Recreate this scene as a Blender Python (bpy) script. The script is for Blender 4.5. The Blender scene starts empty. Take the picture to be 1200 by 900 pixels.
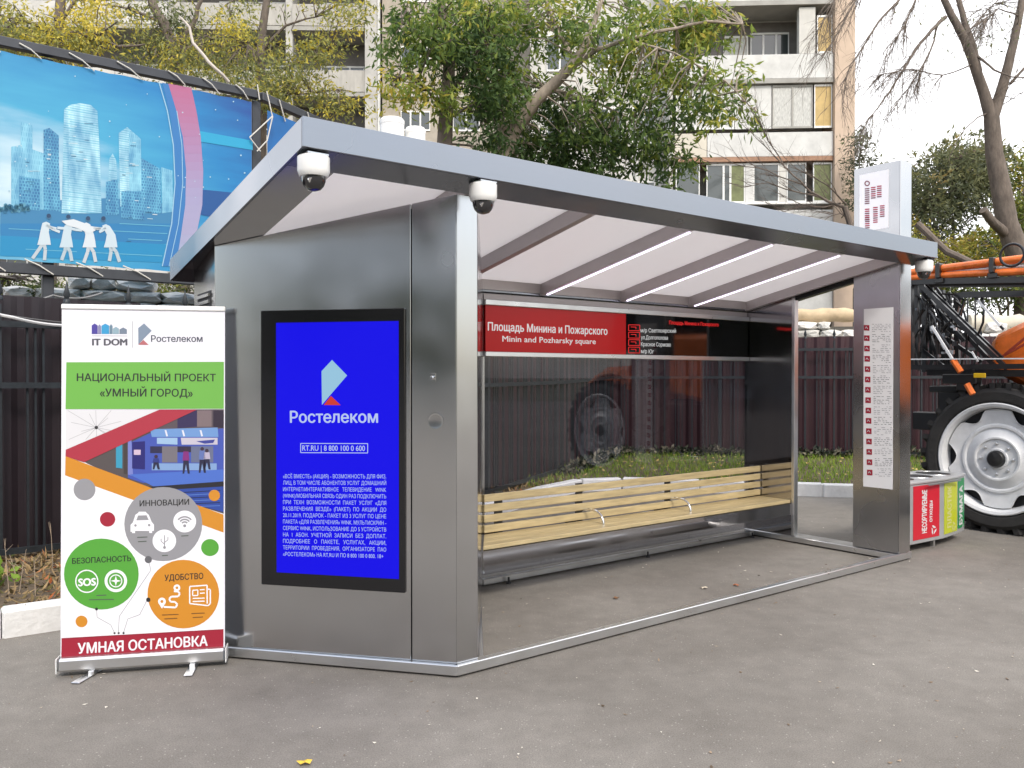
import bpy, bmesh, math, random
import numpy as np
from mathutils import Vector, Matrix
from mathutils.geometry import delaunay_2d_cdt
rnd = random.Random(7)
S = bpy.context.scene
COL = S.collection
rad = math.radians

# ------------------------------------------------------------ camera, sky, sun, exposure
F = 990.0
EYE = Vector((0, 0, 1.55))
PITCH = math.atan(9 / F)
cam_d = bpy.data.cameras.new('camera'); cam = bpy.data.objects.new('camera', cam_d); COL.objects.link(cam)
cam_d.sensor_width = 36; cam_d.lens = F / 1200 * 36
cam_d.clip_start = .05; cam_d.clip_end = 3000
cam.location = EYE; cam.rotation_euler = (rad(90) - PITCH, 0, 0)
S.camera = cam
SUN_EL, SUN_AZ = 44, 163            # azimuth clockwise from +Y
world = bpy.data.worlds.new("World"); S.world = world; world.use_nodes = True
wn = world.node_tree.nodes; wl = world.node_tree.links
bg = wn['Background']; bg.inputs[1].default_value = .15
sky = wn.new('ShaderNodeTexSky'); sky.sky_type = 'NISHITA'; sky.sun_disc = False
sky.sun_elevation = rad(SUN_EL); sky.sun_rotation = rad(SUN_AZ); sky.dust_density = 2.5; sky.air_density = 1.2
tc = wn.new('ShaderNodeTexCoord')
mp = wn.new('ShaderNodeMapping'); mp.inputs['Scale'].default_value = (1, 1, 2.2); mp.inputs['Location'].default_value = (3.1, .4, .2)
nz = wn.new('ShaderNodeTexNoise'); nz.inputs['Scale'].default_value = 1.1; nz.inputs['Detail'].default_value = 6; nz.inputs['Roughness'].default_value = .5
cr = wn.new('ShaderNodeValToRGB'); cr.color_ramp.elements[0].position = .38; cr.color_ramp.elements[1].position = .54
cr.color_ramp.elements[0].color = (.12, .12, .12, 1); cr.color_ramp.elements[1].color = (1, 1, 1, 1)
mx = wn.new('ShaderNodeMixRGB'); mx.inputs[2].default_value = (7.6, 7.6, 7.8, 1)
sx = wn.new('ShaderNodeSeparateXYZ'); cm = wn.new('ShaderNodeMath'); cm.operation = 'MULTIPLY_ADD'; cm.inputs[1].default_value = .24      # the cloud bank thickens towards the flats
wl.new(tc.outputs['Generated'], mp.inputs[0]); wl.new(mp.outputs[0], nz.inputs['Vector']); wl.new(nz.outputs['Fac'], cm.inputs[2]); wl.new(tc.outputs['Generated'], sx.inputs[0]); wl.new(sx.outputs['Y'], cm.inputs[0]); wl.new(cm.outputs[0], cr.inputs[0])
wl.new(cr.outputs[0], mx.inputs[0]); wl.new(sky.outputs[0], mx.inputs[1]); wl.new(mx.outputs[0], bg.inputs[0])
sd = bpy.data.lights.new('sun', 'SUN'); sd.energy = 1.2; sd.angle = rad(12); sd.color = (1, .95, .87)
sun = bpy.data.objects.new('sun', sd); COL.objects.link(sun)
sv = Vector((math.sin(rad(SUN_AZ)) * math.cos(rad(SUN_EL)), math.cos(rad(SUN_AZ)) * math.cos(rad(SUN_EL)), math.sin(rad(SUN_EL))))
sun.rotation_euler = sv.to_track_quat('Z', 'Y').to_euler(); sun.location = sv * 60
S.view_settings.view_transform = 'Standard'; S.view_settings.look = 'None'; S.view_settings.exposure = .82; S.view_settings.gamma = 1
S.cycles.use_denoising = True; S.cycles.max_bounces = 8; S.cycles.transparent_max_bounces = 12
S.cycles.caustics_reflective = False; S.cycles.caustics_refractive = False; S.cycles.sample_clamp_indirect = 6

# ------------------------------------------------------------ pixel maths (measuring the photograph)
RX = Vector((1, 0, 0)); FW = Vector((0, math.cos(PITCH), -math.sin(PITCH))); UP = Vector((0, math.sin(PITCH), math.cos(PITCH)))
def ray(px, py): return FW + RX * ((px - 600) / F) - UP * ((py - 450) / F)
def at(px, py, Y):
    d = ray(px, py); return EYE + d * (Y / d.y)
def on(M, px, py):
    """the point of plane M (its local x, y) seen at a pixel"""
    n = M.col[2].to_3d(); o = M.col[3].to_3d(); d = ray(px, py)
    p = EYE + d * ((o - EYE).dot(n) / d.dot(n))
    q = M.inverted() @ p
    return q.x, q.y
B0 = Vector((-.278, 4.335, 0)); U = Vector((.7917, .6109, 0)); N = Vector((-.6109, .7917, 0))
SH = Matrix(((U.x, N.x, 0, B0.x), (U.y, N.y, 0, B0.y), (0, 0, 1, 0), (0, 0, 0, 1)))
def plane(o, ex, ey=Vector((0, 0, 1))):
    ex = ex.normalized(); ey = (ey - ex * ey.dot(ex)).normalized(); ez = ex.cross(ey)
    return Matrix(((ex.x, ey.x, ez.x, o.x), (ex.y, ey.y, ez.y, o.y), (ex.z, ey.z, ez.z, o.z), (0, 0, 0, 1)))
def W(s, t, z=0): return SH @ Vector((s, t, z))
def L(s, t): return B0 + U * s + N * t

# ------------------------------------------------------------ object helpers
WM = {}
I4 = Matrix.Identity(4)
def put(o, parent, M):
    WM[o.name] = M.copy()
    if parent:
        o.parent = parent; o.matrix_local = WM[parent.name].inverted() @ M
    else:
        o.matrix_local = M
def tag(o, label=None, cat=None, group=None, kind=None):
    if label: o['label'] = label
    if cat: o['category'] = cat
    if group: o['group'] = group
    if kind: o['kind'] = kind
    return o
def empty(name, M, label=None, cat=None, group=None, parent=None):
    o = bpy.data.objects.new(name, None); COL.objects.link(o); o.empty_display_size = .1
    put(o, parent, M); return tag(o, label, cat, group)
def T3(x, y, z=0, rz=0): return Matrix.Translation((x, y, z)) @ Matrix.Rotation(rz, 4, 'Z')
def copy_tree(o, parent=None, delta=None):
    c = o.copy(); COL.objects.link(c)
    if parent: c.parent = parent
    WM[c.name] = WM[o.name]
    for ch in list(o.children): copy_tree(ch, c)
    return c

class MB:
    def __init__(s): s.v = []; s.f = []; s.m = None
    def add(s, vs, fs):
        b = len(s.v); s.v += [tuple(v) for v in vs]; s.f += [tuple(b + i for i in f) for f in fs]; return s
    def box(s, x0, x1, y0, y1, z0, z1, fn=None):
        vs = [(x, y, z) for z in (z0, z1) for y in (y0, y1) for x in (x0, x1)]
        if fn: vs = [fn(*v) for v in vs]
        return s.add(vs, [(0, 2, 3, 1), (4, 5, 7, 6), (0, 1, 5, 4), (2, 6, 7, 3), (0, 4, 6, 2), (1, 3, 7, 5)])
    def cbox(s, c, d, R=None):
        c = Vector(c); h = [x / 2 for x in d]; R = R or Matrix.Identity(3)
        vs = [c + R @ Vector((x, y, z)) for z in (-h[2], h[2]) for y in (-h[1], h[1]) for x in (-h[0], h[0])]
        return s.add(vs, [(0, 2, 3, 1), (4, 5, 7, 6), (0, 1, 5, 4), (2, 6, 7, 3), (0, 4, 6, 2), (1, 3, 7, 5)])
    def bar(s, a, b, w, h=None, up=Vector((0, 0, 1))):
        a = Vector(a); b = Vector(b); d = (b - a); l = d.length; d.normalize()
        if abs(d.dot(up)) > .95: up = Vector((1, 0, 0))
        x = d.cross(up).normalized(); y = x.cross(d)
        R = Matrix(((x.x, d.x, y.x), (x.y, d.y, y.y), (x.z, d.z, y.z)))
        return s.cbox((a + b) / 2, (w, l, h or w), R)
    def prism(s, poly, z0, z1):
        n = len(poly); zz0 = z0 if callable(z0) else (lambda x, y: z0); zz1 = z1 if callable(z1) else (lambda x, y: z1)
        vs = [(x, y, zz0(x, y)) for x, y in poly] + [(x, y, zz1(x, y)) for x, y in poly]
        fs = [tuple(range(n - 1, -1, -1)), tuple(range(n, 2 * n))] + [(i, (i + 1) % n, n + (i + 1) % n, n + i) for i in range(n)]
        return s.add(vs, fs)
    def tube(s, pts, r, n=8, cap=True, close=False):
        pts = [Vector(p) for p in pts]; m = len(pts)
        rs = r if isinstance(r, (list, tuple)) else [r] * m
        b = len(s.v); prev = None
        for i, p in enumerate(pts):
            if close: d = pts[(i + 1) % m] - pts[i - 1]
            else: d = pts[min(i + 1, m - 1)] - pts[max(i - 1, 0)]
            if d.length < 1e-9: d = Vector((0, 0, 1))
            d.normalize()
            if prev is None:
                x = d.cross(Vector((0, 0, 1)) if abs(d.z) < .9 else Vector((1, 0, 0))).normalized()
            else:
                x = (prev - d * prev.dot(d)).normalized()
            prev = x; y = d.cross(x)
            for k in range(n):
                a = 2 * math.pi * k / n; s.v.append(tuple(p + (x * math.cos(a) + y * math.sin(a)) * rs[i]))
        for i in range(m if close else m - 1):
            j = (i + 1) % m
            for k in range(n):
                s.f.append((b + i * n + k, b + i * n + (k + 1) % n, b + j * n + (k + 1) % n, b + j * n + k))
        if cap and not close:
            s.f.append(tuple(b + k for k in range(n - 1, -1, -1))); s.f.append(tuple(b + (m - 1) * n + k for k in range(n)))
        return s
    def lathe(s, prof, n=24, M=None, cap=True):
        b = len(s.v); m = len(prof)
        for r, z in prof:
            for k in range(n):
                a = 2 * math.pi * k / n; p = Vector((r * math.cos(a), r * math.sin(a), z)); s.v.append(tuple(M @ p if M else p))
        for i in range(m - 1):
            for k in range(n):
                s.f.append((b + i * n + k, b + i * n + (k + 1) % n, b + (i + 1) * n + (k + 1) % n, b + (i + 1) * n + k))
        if cap: s.f.append(tuple(b + k for k in range(n - 1, -1, -1))); s.f.append(tuple(b + (m - 1) * n + k for k in range(n)))
        return s
    def build(s, name, mat, parent=None, M=None, bevel=0, smooth=False, kind=None, label=None, cat=None, group=None):
        me = bpy.data.meshes.new(name); me.from_pydata(s.v, [], s.f)
        if bevel or not smooth:
            bm = bmesh.new(); bm.from_mesh(me)
            bmesh.ops.recalc_face_normals(bm, faces=bm.faces)
            if bevel:
                es = [e for e in bm.edges if len(e.link_faces) == 2 and e.calc_face_angle(0) > .5]
                bmesh.ops.bevel(bm, geom=es, offset=bevel, segments=1, affect='EDGES', clamp_overlap=True)
            bm.to_mesh(me); bm.free()
        else:
            bm = bmesh.new(); bm.from_mesh(me); bmesh.ops.recalc_face_normals(bm, faces=bm.faces); bm.to_mesh(me); bm.free()
        if smooth:
            me.shade_smooth()
            try: me.set_sharp_from_angle(angle=rad(40))
            except Exception: pass
        me.materials.append(mat)
        o = bpy.data.objects.new(name, me); COL.objects.link(o)
        put(o, parent, M if M is not None else I4)
        return tag(o, label, cat, group, kind)
def again(o, parent, M):
    c = bpy.data.objects.new(o.name.split('.')[0], o.data); COL.objects.link(c); put(c, parent, M)
    if 'kind' in o: c['kind'] = o['kind']
    return c

# ------------------------------------------------------------ materials
def lin(c): return tuple((x / 255 / 12.92 if x / 255 <= .04045 else ((x / 255 + .055) / 1.055) ** 2.4) for x in c)
def pbr(name, col, rough=.6, metal=0, bump=0, bscale=40, vary=0, vscale=3, spec=.5, stretch=None, emit=0, trans=0, coat=0, dirt=0, rvary=0):
    m = bpy.data.materials.new(name); m.use_nodes = True; nt = m.node_tree; b = nt.nodes['Principled BSDF']
    b.inputs['Base Color'].default_value = (*col, 1); b.inputs['Roughness'].default_value = rough; b.inputs['Metallic'].default_value = metal
    b.inputs['Specular IOR Level'].default_value = spec
    if coat: b.inputs['Coat Weight'].default_value = coat
    if emit: b.inputs['Emission Color'].default_value = (*col, 1); b.inputs['Emission Strength'].default_value = emit
    tcn = nt.nodes.new('ShaderNodeTexCoord'); mpn = nt.nodes.new('ShaderNodeMapping'); nt.links.new(tcn.outputs['Object'], mpn.inputs[0])
    if stretch: mpn.inputs['Scale'].default_value = stretch
    if vary or rvary:
        n = nt.nodes.new('ShaderNodeTexNoise'); n.inputs['Scale'].default_value = vscale; n.inputs['Detail'].default_value = 8; n.inputs['Roughness'].default_value = .65
        nt.links.new(mpn.outputs[0], n.inputs['Vector'])
    if vary:
        r = nt.nodes.new('ShaderNodeValToRGB'); r.color_ramp.elements[0].position = .3; r.color_ramp.elements[1].position = .7
        r.color_ramp.elements[0].color = (*[max(0, c * (1 - vary)) for c in col], 1); r.color_ramp.elements[1].color = (*[min(1, c * (1 + vary)) for c in col], 1)
        nt.links.new(n.outputs['Fac'], r.inputs[0]); nt.links.new(r.outputs[0], b.inputs['Base Color'])
    if rvary:
        q = nt.nodes.new('ShaderNodeMapRange'); q.inputs[1].default_value = .3; q.inputs[2].default_value = .7
        q.inputs[3].default_value = max(.02, rough - rvary); q.inputs[4].default_value = rough + rvary
        nt.links.new(n.outputs['Fac'], q.inputs[0]); nt.links.new(q.outputs[0], b.inputs['Roughness'])
    if bump:
        n2 = nt.nodes.new('ShaderNodeTexNoise'); n2.inputs['Scale'].default_value = bscale; n2.inputs['Detail'].default_value = 6
        nt.links.new(mpn.outputs[0], n2.inputs['Vector']); bn = nt.nodes.new('ShaderNodeBump'); bn.inputs['Strength'].default_value = bump; bn.inputs['Distance'].default_value = .02
        nt.links.new(n2.outputs['Fac'], bn.inputs['Height']); nt.links.new(bn.outputs[0], b.inputs['Normal'])
    return m
PRINTS = {}
def ink(c, k=.66, rough=.5):
    key = (tuple(c), k)
    if key not in PRINTS: PRINTS[key] = pbr('print_%02x%02x%02x' % tuple(c), tuple(x * k for x in lin(c)), rough)
    return PRINTS[key]
def glow(c, e=1.0):
    key = (tuple(c), 'g', e)
    if key not in PRINTS:
        m = bpy.data.materials.new('lit_%02x%02x%02x' % tuple(c)); m.use_nodes = True; b = m.node_tree.nodes['Principled BSDF']
        b.inputs['Base Color'].default_value = (.004, .004, .004, 1); b.inputs['Roughness'].default_value = .3; b.inputs['Specular IOR Level'].default_value = .12
        b.inputs['Emission Color'].default_value = (*lin(c), 1); b.inputs['Emission Strength'].default_value = e * .6; PRINTS[key] = m
    return PRINTS[key]
def ramp_mat(name, stops, rough=.6, translucent=.3, attr='tint'):
    m = bpy.data.materials.new(name); m.use_nodes = True; nt = m.node_tree; b = nt.nodes['Principled BSDF']; out = nt.nodes['Material Output']
    a = nt.nodes.new('ShaderNodeAttribute'); a.attribute_name = attr
    r = nt.nodes.new('ShaderNodeValToRGB'); els = r.color_ramp.elements
    els[0].position = stops[0][0]; els[0].color = (*stops[0][1], 1); els[1].position = stops[-1][0]; els[1].color = (*stops[-1][1], 1)
    for p, c in stops[1:-1]:
        e = els.new(p); e.color = (*c, 1)
    nt.links.new(a.outputs['Fac'], r.inputs[0]); nt.links.new(r.outputs[0], b.inputs['Base Color']); b.inputs['Roughness'].default_value = rough
    b.inputs['Specular IOR Level'].default_value = .3
    if translucent:
        t = nt.nodes.new('ShaderNodeBsdfTranslucent'); nt.links.new(r.outputs[0], t.inputs[0]); x = nt.nodes.new('ShaderNodeMixShader'); x.inputs[0].default_value = translucent
        nt.links.new(b.outputs[0], x.inputs[1]); nt.links.new(t.outputs[0], x.inputs[2]); nt.links.new(x.outputs[0], out.inputs[0])
    return m

def steel_mat(name, col, rough, streak=(90, 90, 1.2), amount=.10):
    m = bpy.data.materials.new(name); m.use_nodes = True; nt = m.node_tree; b = nt.nodes['Principled BSDF']
    b.inputs['Metallic'].default_value = 1
    t = nt.nodes.new('ShaderNodeTexCoord'); mp_ = nt.nodes.new('ShaderNodeMapping'); mp_.inputs['Scale'].default_value = streak
    n = nt.nodes.new('ShaderNodeTexNoise'); n.inputs['Scale'].default_value = 4; n.inputs['Detail'].default_value = 0
    n2 = nt.nodes.new('ShaderNodeTexNoise'); n2.inputs['Scale'].default_value = 1.6; n2.inputs['Detail'].default_value = 2; n2.inputs['Roughness'].default_value = .6
    nt.links.new(t.outputs['Object'], mp_.inputs[0]); nt.links.new(mp_.outputs[0], n.inputs['Vector']); nt.links.new(t.outputs['Object'], n2.inputs['Vector'])
    r = nt.nodes.new('ShaderNodeMapRange'); r.inputs[1].default_value = .3; r.inputs[2].default_value = .7; r.inputs[3].default_value = rough - .07; r.inputs[4].default_value = rough + .10
    nt.links.new(n2.outputs['Fac'], r.inputs[0]); nt.links.new(r.outputs[0], b.inputs['Roughness'])
    c = nt.nodes.new('ShaderNodeValToRGB'); c.color_ramp.elements[0].position = .3; c.color_ramp.elements[1].position = .7
    c.color_ramp.elements[0].color = (*[x * (1 - amount) for x in col], 1); c.color_ramp.elements[1].color = (*[x * (1 + amount) for x in col], 1)
    ad = nt.nodes.new('ShaderNodeMath'); ad.operation = 'MULTIPLY_ADD'; ad.inputs[1].default_value = .15
    sb = nt.nodes.new('ShaderNodeMath'); sb.operation = 'MULTIPLY'; sb.inputs[1].default_value = .85
    nt.links.new(n2.outputs['Fac'], sb.inputs[0]); nt.links.new(n.outputs['Fac'], ad.inputs[0]); nt.links.new(sb.outputs[0], ad.inputs[2])
    nt.links.new(ad.outputs[0], c.inputs[0]); nt.links.new(c.outputs[0], b.inputs['Base Color'])
    return m
M_STEEL = steel_mat('brushed_steel', (.54, .54, .545), .19, (12, 12, .5), .03)
M_STEELH = steel_mat('brushed_steel_lengthwise', (.285, .30, .33), .22, (1.2, 30, 30), .03)  # blue of the reflected sky put into the steel's base colour
M_POLISH = steel_mat('polished_steel', (.48, .47, .48), .09, (90, 90, 1.2), .03)
M_STEELD = steel_mat('dull_steel', (.42, .425, .44), .27, (12, 12, .5), .03)
M_CHROME = pbr('chrome', (.8, .8, .8), .08, 1)
M_ALU = pbr('aluminium', (.72, .73, .74), .32, 1, rvary=.06, vscale=6)
M_DARK = pbr('black_gap', (.015, .015, .017), .6)
M_BEZEL = pbr('black_bezel', (.008, .008, .009), .12, spec=.5)
M_WHITEP = pbr('white_plastic', (.78, .78, .76), .35, vary=.04, vscale=8)
M_DOME = pbr('camera_dome', (.012, .012, .014), .05, coat=1)
M_WOOD = pbr('varnished_pine', (.43, .345, .19), .40, vary=.26, vscale=3.5, stretch=(1, 11, 11), bump=.1, bscale=18, coat=.25)
M_LED = glow((240, 228, 255), 3)
# ------------------------------------------------------------ lettering as flat print
def _contours(t, sp=1):
    c = bpy.data.curves.new('t', 'FONT'); c.body = t; c.size = 1; c.fill_mode = 'NONE'; c.resolution_u = 3; c.space_character = sp
    o = bpy.data.objects.new('t', c); COL.objects.link(o)
    dg = bpy.context.evaluated_depsgraph_get(); me = bpy.data.meshes.new_from_object(o.evaluated_get(dg))
    bpy.data.objects.remove(o); bpy.data.curves.remove(c)
    nx = {}
    for e in me.edges:
        a, b = e.vertices; nx.setdefault(a, []).append(b); nx.setdefault(b, []).append(a)
    seen = set(); out = []
    for i in range(len(me.vertices)):
        if i in seen or i not in nx: continue
        Ls = [i]; seen.add(i); cur = i
        while True:
            n = [k for k in nx[cur] if k not in seen]
            if not n: break
            cur = cur + 1 if cur + 1 in n else n[0]
            Ls.append(cur); seen.add(cur)
        if len(Ls) > 2: out.append([tuple(me.vertices[k].co.xy) for k in Ls])
    bpy.data.meshes.remove(me)
    return out
def _fill(C, bold):
    """union (non-zero winding) of contours -> verts, tris"""
    if bold: C = [[(x + dx, y + dy) for x, y in P] for dx, dy in ((-bold, 0), (bold, 0), (0, bold * .6), (0, -bold * .6)) for P in C]
    bb = [(min(p[0] for p in P), max(p[0] for p in P)) for P in C]
    order = sorted(range(len(C)), key=lambda i: bb[i][0]); groups = []; 
    for i in order:
        if groups and bb[i][0] < groups[-1][1] + 1e-4: groups[-1][0].append(i); groups[-1][1] = max(groups[-1][1], bb[i][1])
        else: groups.append([[i], bb[i][1]])
    V = []; T = []
    for ids, _ in groups:
        pts = []; fs = []
        for i in ids:
            b = len(pts); pts += [Vector(p) for p in C[i]]; fs.append(list(range(b, b + len(C[i]))))
        vo, eo, fo, *_r = delaunay_2d_cdt(pts, [], fs, 1, 1e-6)
        b = len(V); V += [(v.x, v.y) for v in vo]
        for f in fo:
            cx = sum(vo[k].x for k in f) / len(f); cy = sum(vo[k].y for k in f) / len(f); w = 0
            for i in ids:
                P = C[i]
                for k in range(len(P)):
                    x0, y0 = P[k - 1]; x1, y1 = P[k]
                    if (y0 <= cy) != (y1 <= cy) and cx < (x1 - x0) * (cy - y0) / (y1 - y0) + x0: w += 1 if y1 > y0 else -1
            if w: T.append(tuple(b + k for k in f))
    return V, T
class Print:
    """flat print on the plane M (x, y in the plane, z towards the viewer), under a part"""
    def __init__(s, M, parent, step=.0006, base=.0012): s.M = M; s.parent = parent; s.step = step; s.base = base
    def _mk(s, name, vs, fs, mat, lay):
        me = bpy.data.meshes.new(name); me.from_pydata([(x, y, s.base + s.step * lay) for x, y in vs], [], fs); me.materials.append(mat)
        for p in me.polygons:
            if p.normal.z < 0: p.flip()
        o = bpy.data.objects.new(name, me); COL.objects.link(o); put(o, s.parent, s.M); return o
    def pp(s, p): return on(s.M, *p)
    def poly(s, name, pts, mat, lay=1, px=True):
        vs = [s.pp(p) for p in pts] if px else pts
        return s._mk(name, vs, [tuple(range(len(vs)))], mat, lay)
    def disc(s, name, cx, cy, rx, mat, lay=1, ry=None, n=40):
        ry = ry or rx
        return s.poly(name, [(cx + rx * math.cos(2 * math.pi * k / n), cy + ry * math.sin(2 * math.pi * k / n)) for k in range(n)], mat, lay)
    def ring(s, name, cx, cy, r0, r1, mat, lay=1, n=32, a0=0, a1=360):
        full = abs(a1 - a0) >= 360; m = n if full else n + 1
        vs = []
        for k in range(m):
            a = rad(a0 + (a1 - a0) * k / n)
            for r in (r0, r1): vs.append(s.pp((cx + r * math.cos(a), cy + r * math.sin(a))))
        fs = [(2 * k, 2 * k + 1, (2 * k + 3) % (2 * m), (2 * k + 2) % (2 * m)) for k in range(n)]
        return s._mk(name, vs, fs, mat, lay)
    def line(s, name, pts, w, mat, lay=1):
        vs = []; fs = []
        for (x0, y0), (x1, y1) in zip(pts[:-1], pts[1:]):
            l = math.hypot(x1 - x0, y1 - y0) or 1; nx_, ny_ = -(y1 - y0) / l * w / 2, (x1 - x0) / l * w / 2; b = len(vs)
            vs += [s.pp((x0 + nx_, y0 + ny_)), s.pp((x1 + nx_, y1 + ny_)), s.pp((x1 - nx_, y1 - ny_)), s.pp((x0 - nx_, y0 - ny_))]; fs.append((b, b + 1, b + 2, b + 3))
        return s._mk(name, vs, fs, mat, lay)
    def text(s, t, p0, p1, cap, mat, lay=3, bold=.0, name='lettering', sp=1, justify=False):
        """baseline from pixel p0 to pixel p1, capitals `cap` pixels tall at p0"""
        a = Vector(s.pp(p0)); b = Vector(s.pp(p1)); c = Vector(s.pp((p0[0], p0[1] - cap)))
        return s.text_local(t, a, b, (c - a).length, mat, lay, bold, name, sp)
    def text_local(s, t, a, b, h, mat, lay=3, bold=.0, name='lettering', sp=1):
        V, Tt = _fill(_contours(t, sp), bold)
        x0 = min(v[0] for v in V); x1 = max(v[0] for v in V)
        d = (b - a); sx = d.length / (x1 - x0); d.normalize(); n = Vector((-d.y, d.x)); sy = h / .70
        if n.dot(Vector((0, 1))) < 0 and abs(d.x) > .3: n = -n
        return s._mk(name, [tuple(a + d * ((x - x0) * sx) + n * (y * sy)) for x, y in V], Tt, mat, lay)
WHITE = (245, 245, 250); INK = (45, 45, 50)

# ------------------------------------------------------------ bus shelter
def H(t): return 2.49 - .205 * t
def RF(s, t, dz): return (s, t, H(t) + dz)
shelter = empty('bus_shelter', SH, 'brushed steel bus shelter with slanting roof, blue screen kiosk and glass back wall', 'bus shelter')
def shp(name, mb, mat, **k): return mb.build(name, mat, shelter, SH, **k)
SL, SR, TF, TB = -.93, 4.66, -.20, 1.75
# fascia
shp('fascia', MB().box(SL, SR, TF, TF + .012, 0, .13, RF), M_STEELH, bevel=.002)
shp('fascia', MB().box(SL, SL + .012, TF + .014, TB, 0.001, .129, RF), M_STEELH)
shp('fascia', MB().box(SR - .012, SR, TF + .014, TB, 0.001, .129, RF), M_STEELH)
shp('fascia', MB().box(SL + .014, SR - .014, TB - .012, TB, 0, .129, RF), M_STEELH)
# soffit border
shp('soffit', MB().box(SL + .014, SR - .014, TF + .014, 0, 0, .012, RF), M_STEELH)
shp('soffit', MB().box(SL + .014, -.69, .002, 1.50, 0, .012, RF), M_STEEL)
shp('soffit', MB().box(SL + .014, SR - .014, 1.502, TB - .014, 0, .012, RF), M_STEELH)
shp('soffit', MB().box(4.40, SR - .014, .002, 1.50, 0, .012, RF), M_STEEL)
# beams with LED strips between the ceiling panels
m_beam = pbr('beam_paint', (.50, .46, .47), .38, .35, vary=.05)
bs = [.10, .967, 1.833, 2.713, 3.578]
for i, s in enumerate(bs):
    bm_ = shp('ceiling_beam', MB().box(s - .05, s, .002, 1.50, 0.0, .11, RF), m_beam)
    if i >= 2: MB().box(s - .014, s + .004, .03, 1.46, -.006, .006, RF).build('led_strip', M_LED, bm_, SH)
shp('ceiling_beam', MB().box(4.36, 4.398, .002, 1.50, 0.0, .11, RF), m_beam)
shp('ceiling_rim', MB().box(-.688, 4.358, -.01, 0.0, .013, .11, RF), m_beam)
shp('ceiling_rim', MB().box(-.688, 4.358, 1.49, 1.50, .013, .11, RF), m_beam)
shp('ceiling_rim', MB().box(-.70, -.69, 0.001, 1.489, .013, .11, RF), m_beam)
m_ceil = bpy.data.materials.new('opal_ceiling'); m_ceil.use_nodes = True; nt = m_ceil.node_tree; b = nt.nodes['Principled BSDF']
b.inputs['Base Color'].default_value = (.78, .76, .758, 1); b.inputs['Roughness'].default_value = .3
tr = nt.nodes.new('ShaderNodeBsdfTranslucent'); tr.inputs[0].default_value = (.93, .905, .905, 1); x = nt.nodes.new('ShaderNodeMixShader'); x.inputs[0].default_value = .5
nt.links.new(b.outputs[0], x.inputs[1]); nt.links.new(tr.outputs[0], x.inputs[2]); nt.links.new(x.outputs[0], nt.nodes['Material Output'].inputs[0])
edges = [(-.688, .05)] + [(a, c - .05) for a, c in zip(bs[:-1], bs[1:])] + [(3.578, 4.36)]
for a, c in edges: shp('ceiling_panel', MB().box(a + .002, c - .002, .0015, 1.488, .085, .095, RF), m_ceil)
# kiosk panels
A_, B_, C_, D_, E_ = (-.88, 1.08), (.0, .012), (.133, .012), (1.281, 1.56), (-.845, 1.56)
def wallpanel(name, p, q, mat, z0=.066, top=-.002, th=.02, g=.0015, **k):
    p = Vector(p); q = Vector(q); d = (q - p).normalized(); n = Vector((-d.y, d.x)); p = p + d * g; q = q - d * g
    poly = [p, q, q + n * th, p + n * th]
    return shp(name, MB().prism([(v.x, v.y) for v in poly], z0, (lambda x, y: H(y) + top) if not isinstance(top, tuple) else top[0]), mat, **k)
dirAB = (Vector(B_) - Vector(A_))
seam = Vector(A_) + dirAB * (1 - .179)
front = wallpanel('front_panel', A_, seam, M_STEEL, bevel=.0015)
wallpanel('pillar_panel', seam + dirAB.normalized() * .004, B_, M_STEEL, bevel=.0015)
wallpanel('pillar_facet', B_, C_, M_STEEL, bevel=.0015)
wallpanel('inner_wall', C_, D_, M_POLISH)
wallpanel('rear_panel', D_, E_, M_STEEL)
wallpanel('side_panel', E_, A_, M_STEEL)
ctr = Vector((.0, .95))
core = [Vector(p) + (ctr - Vector(p)).normalized() * .035 for p in (A_, B_, C_, D_, E_)]
shp('kiosk_core', MB().prism([(v.x, v.y) for v in core], .04, lambda x, y: H(y) - .02), M_DARK)
# base frame
def beam_on(name, p, q, w=.05, h=.065, side=1, mat=M_ALU):
    p = Vector(p); q = Vector(q); d = (q - p).normalized(); n = Vector((-d.y, d.x)) * side
    return shp(name, MB().prism([tuple(v) for v in ((p, q, q + n * w, p + n * w) if side > 0 else (p, p + n * w, q + n * w, q))], .012, h), mat, bevel=.004)
beam_on('base_beam', (-.90, 1.085), (-.0165, -.012), .05)
beam_on('base_beam', (-.012, -.014), (4.62, -.014), .05)
beam_on('base_beam', (.15, .04), (1.10, 1.40), .035, .03, -1)
beam_on('base_beam', (1.19, 1.43), (4.42, 1.43), .05, .055)
beam_on('base_beam', (4.62, .04), (4.62, 1.56), .19, .06)
# end stele, post, wing panel
shp('stele', MB().box(4.43, 4.60, .0, .415, .067, 3.35), M_STEELD, bevel=.004)
shp('stele_edge_trim', MB().box(4.427, 4.603, -.006, -.001, .067, 3.352), M_STEEL)
shp('end_post', MB().box(4.43, 4.49, 1.0, 1.03, .066, H(1.03) - .002), M_ALU, bevel=.002)
shp('wing_panel', MB().prism([(4.435, 1.032), (4.475, 1.032), (4.475, 1.56), (4.435, 1.56)], .066, lambda x, y: H(y) - .003), M_POLISH)
shp('top_rail', MB().prism([(4.44, .417), (4.48, .417), (4.48, 1.0), (4.44, 1.0)], lambda x, y: H(y) - .03, lambda x, y: H(y) - .003), M_DARK)
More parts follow.
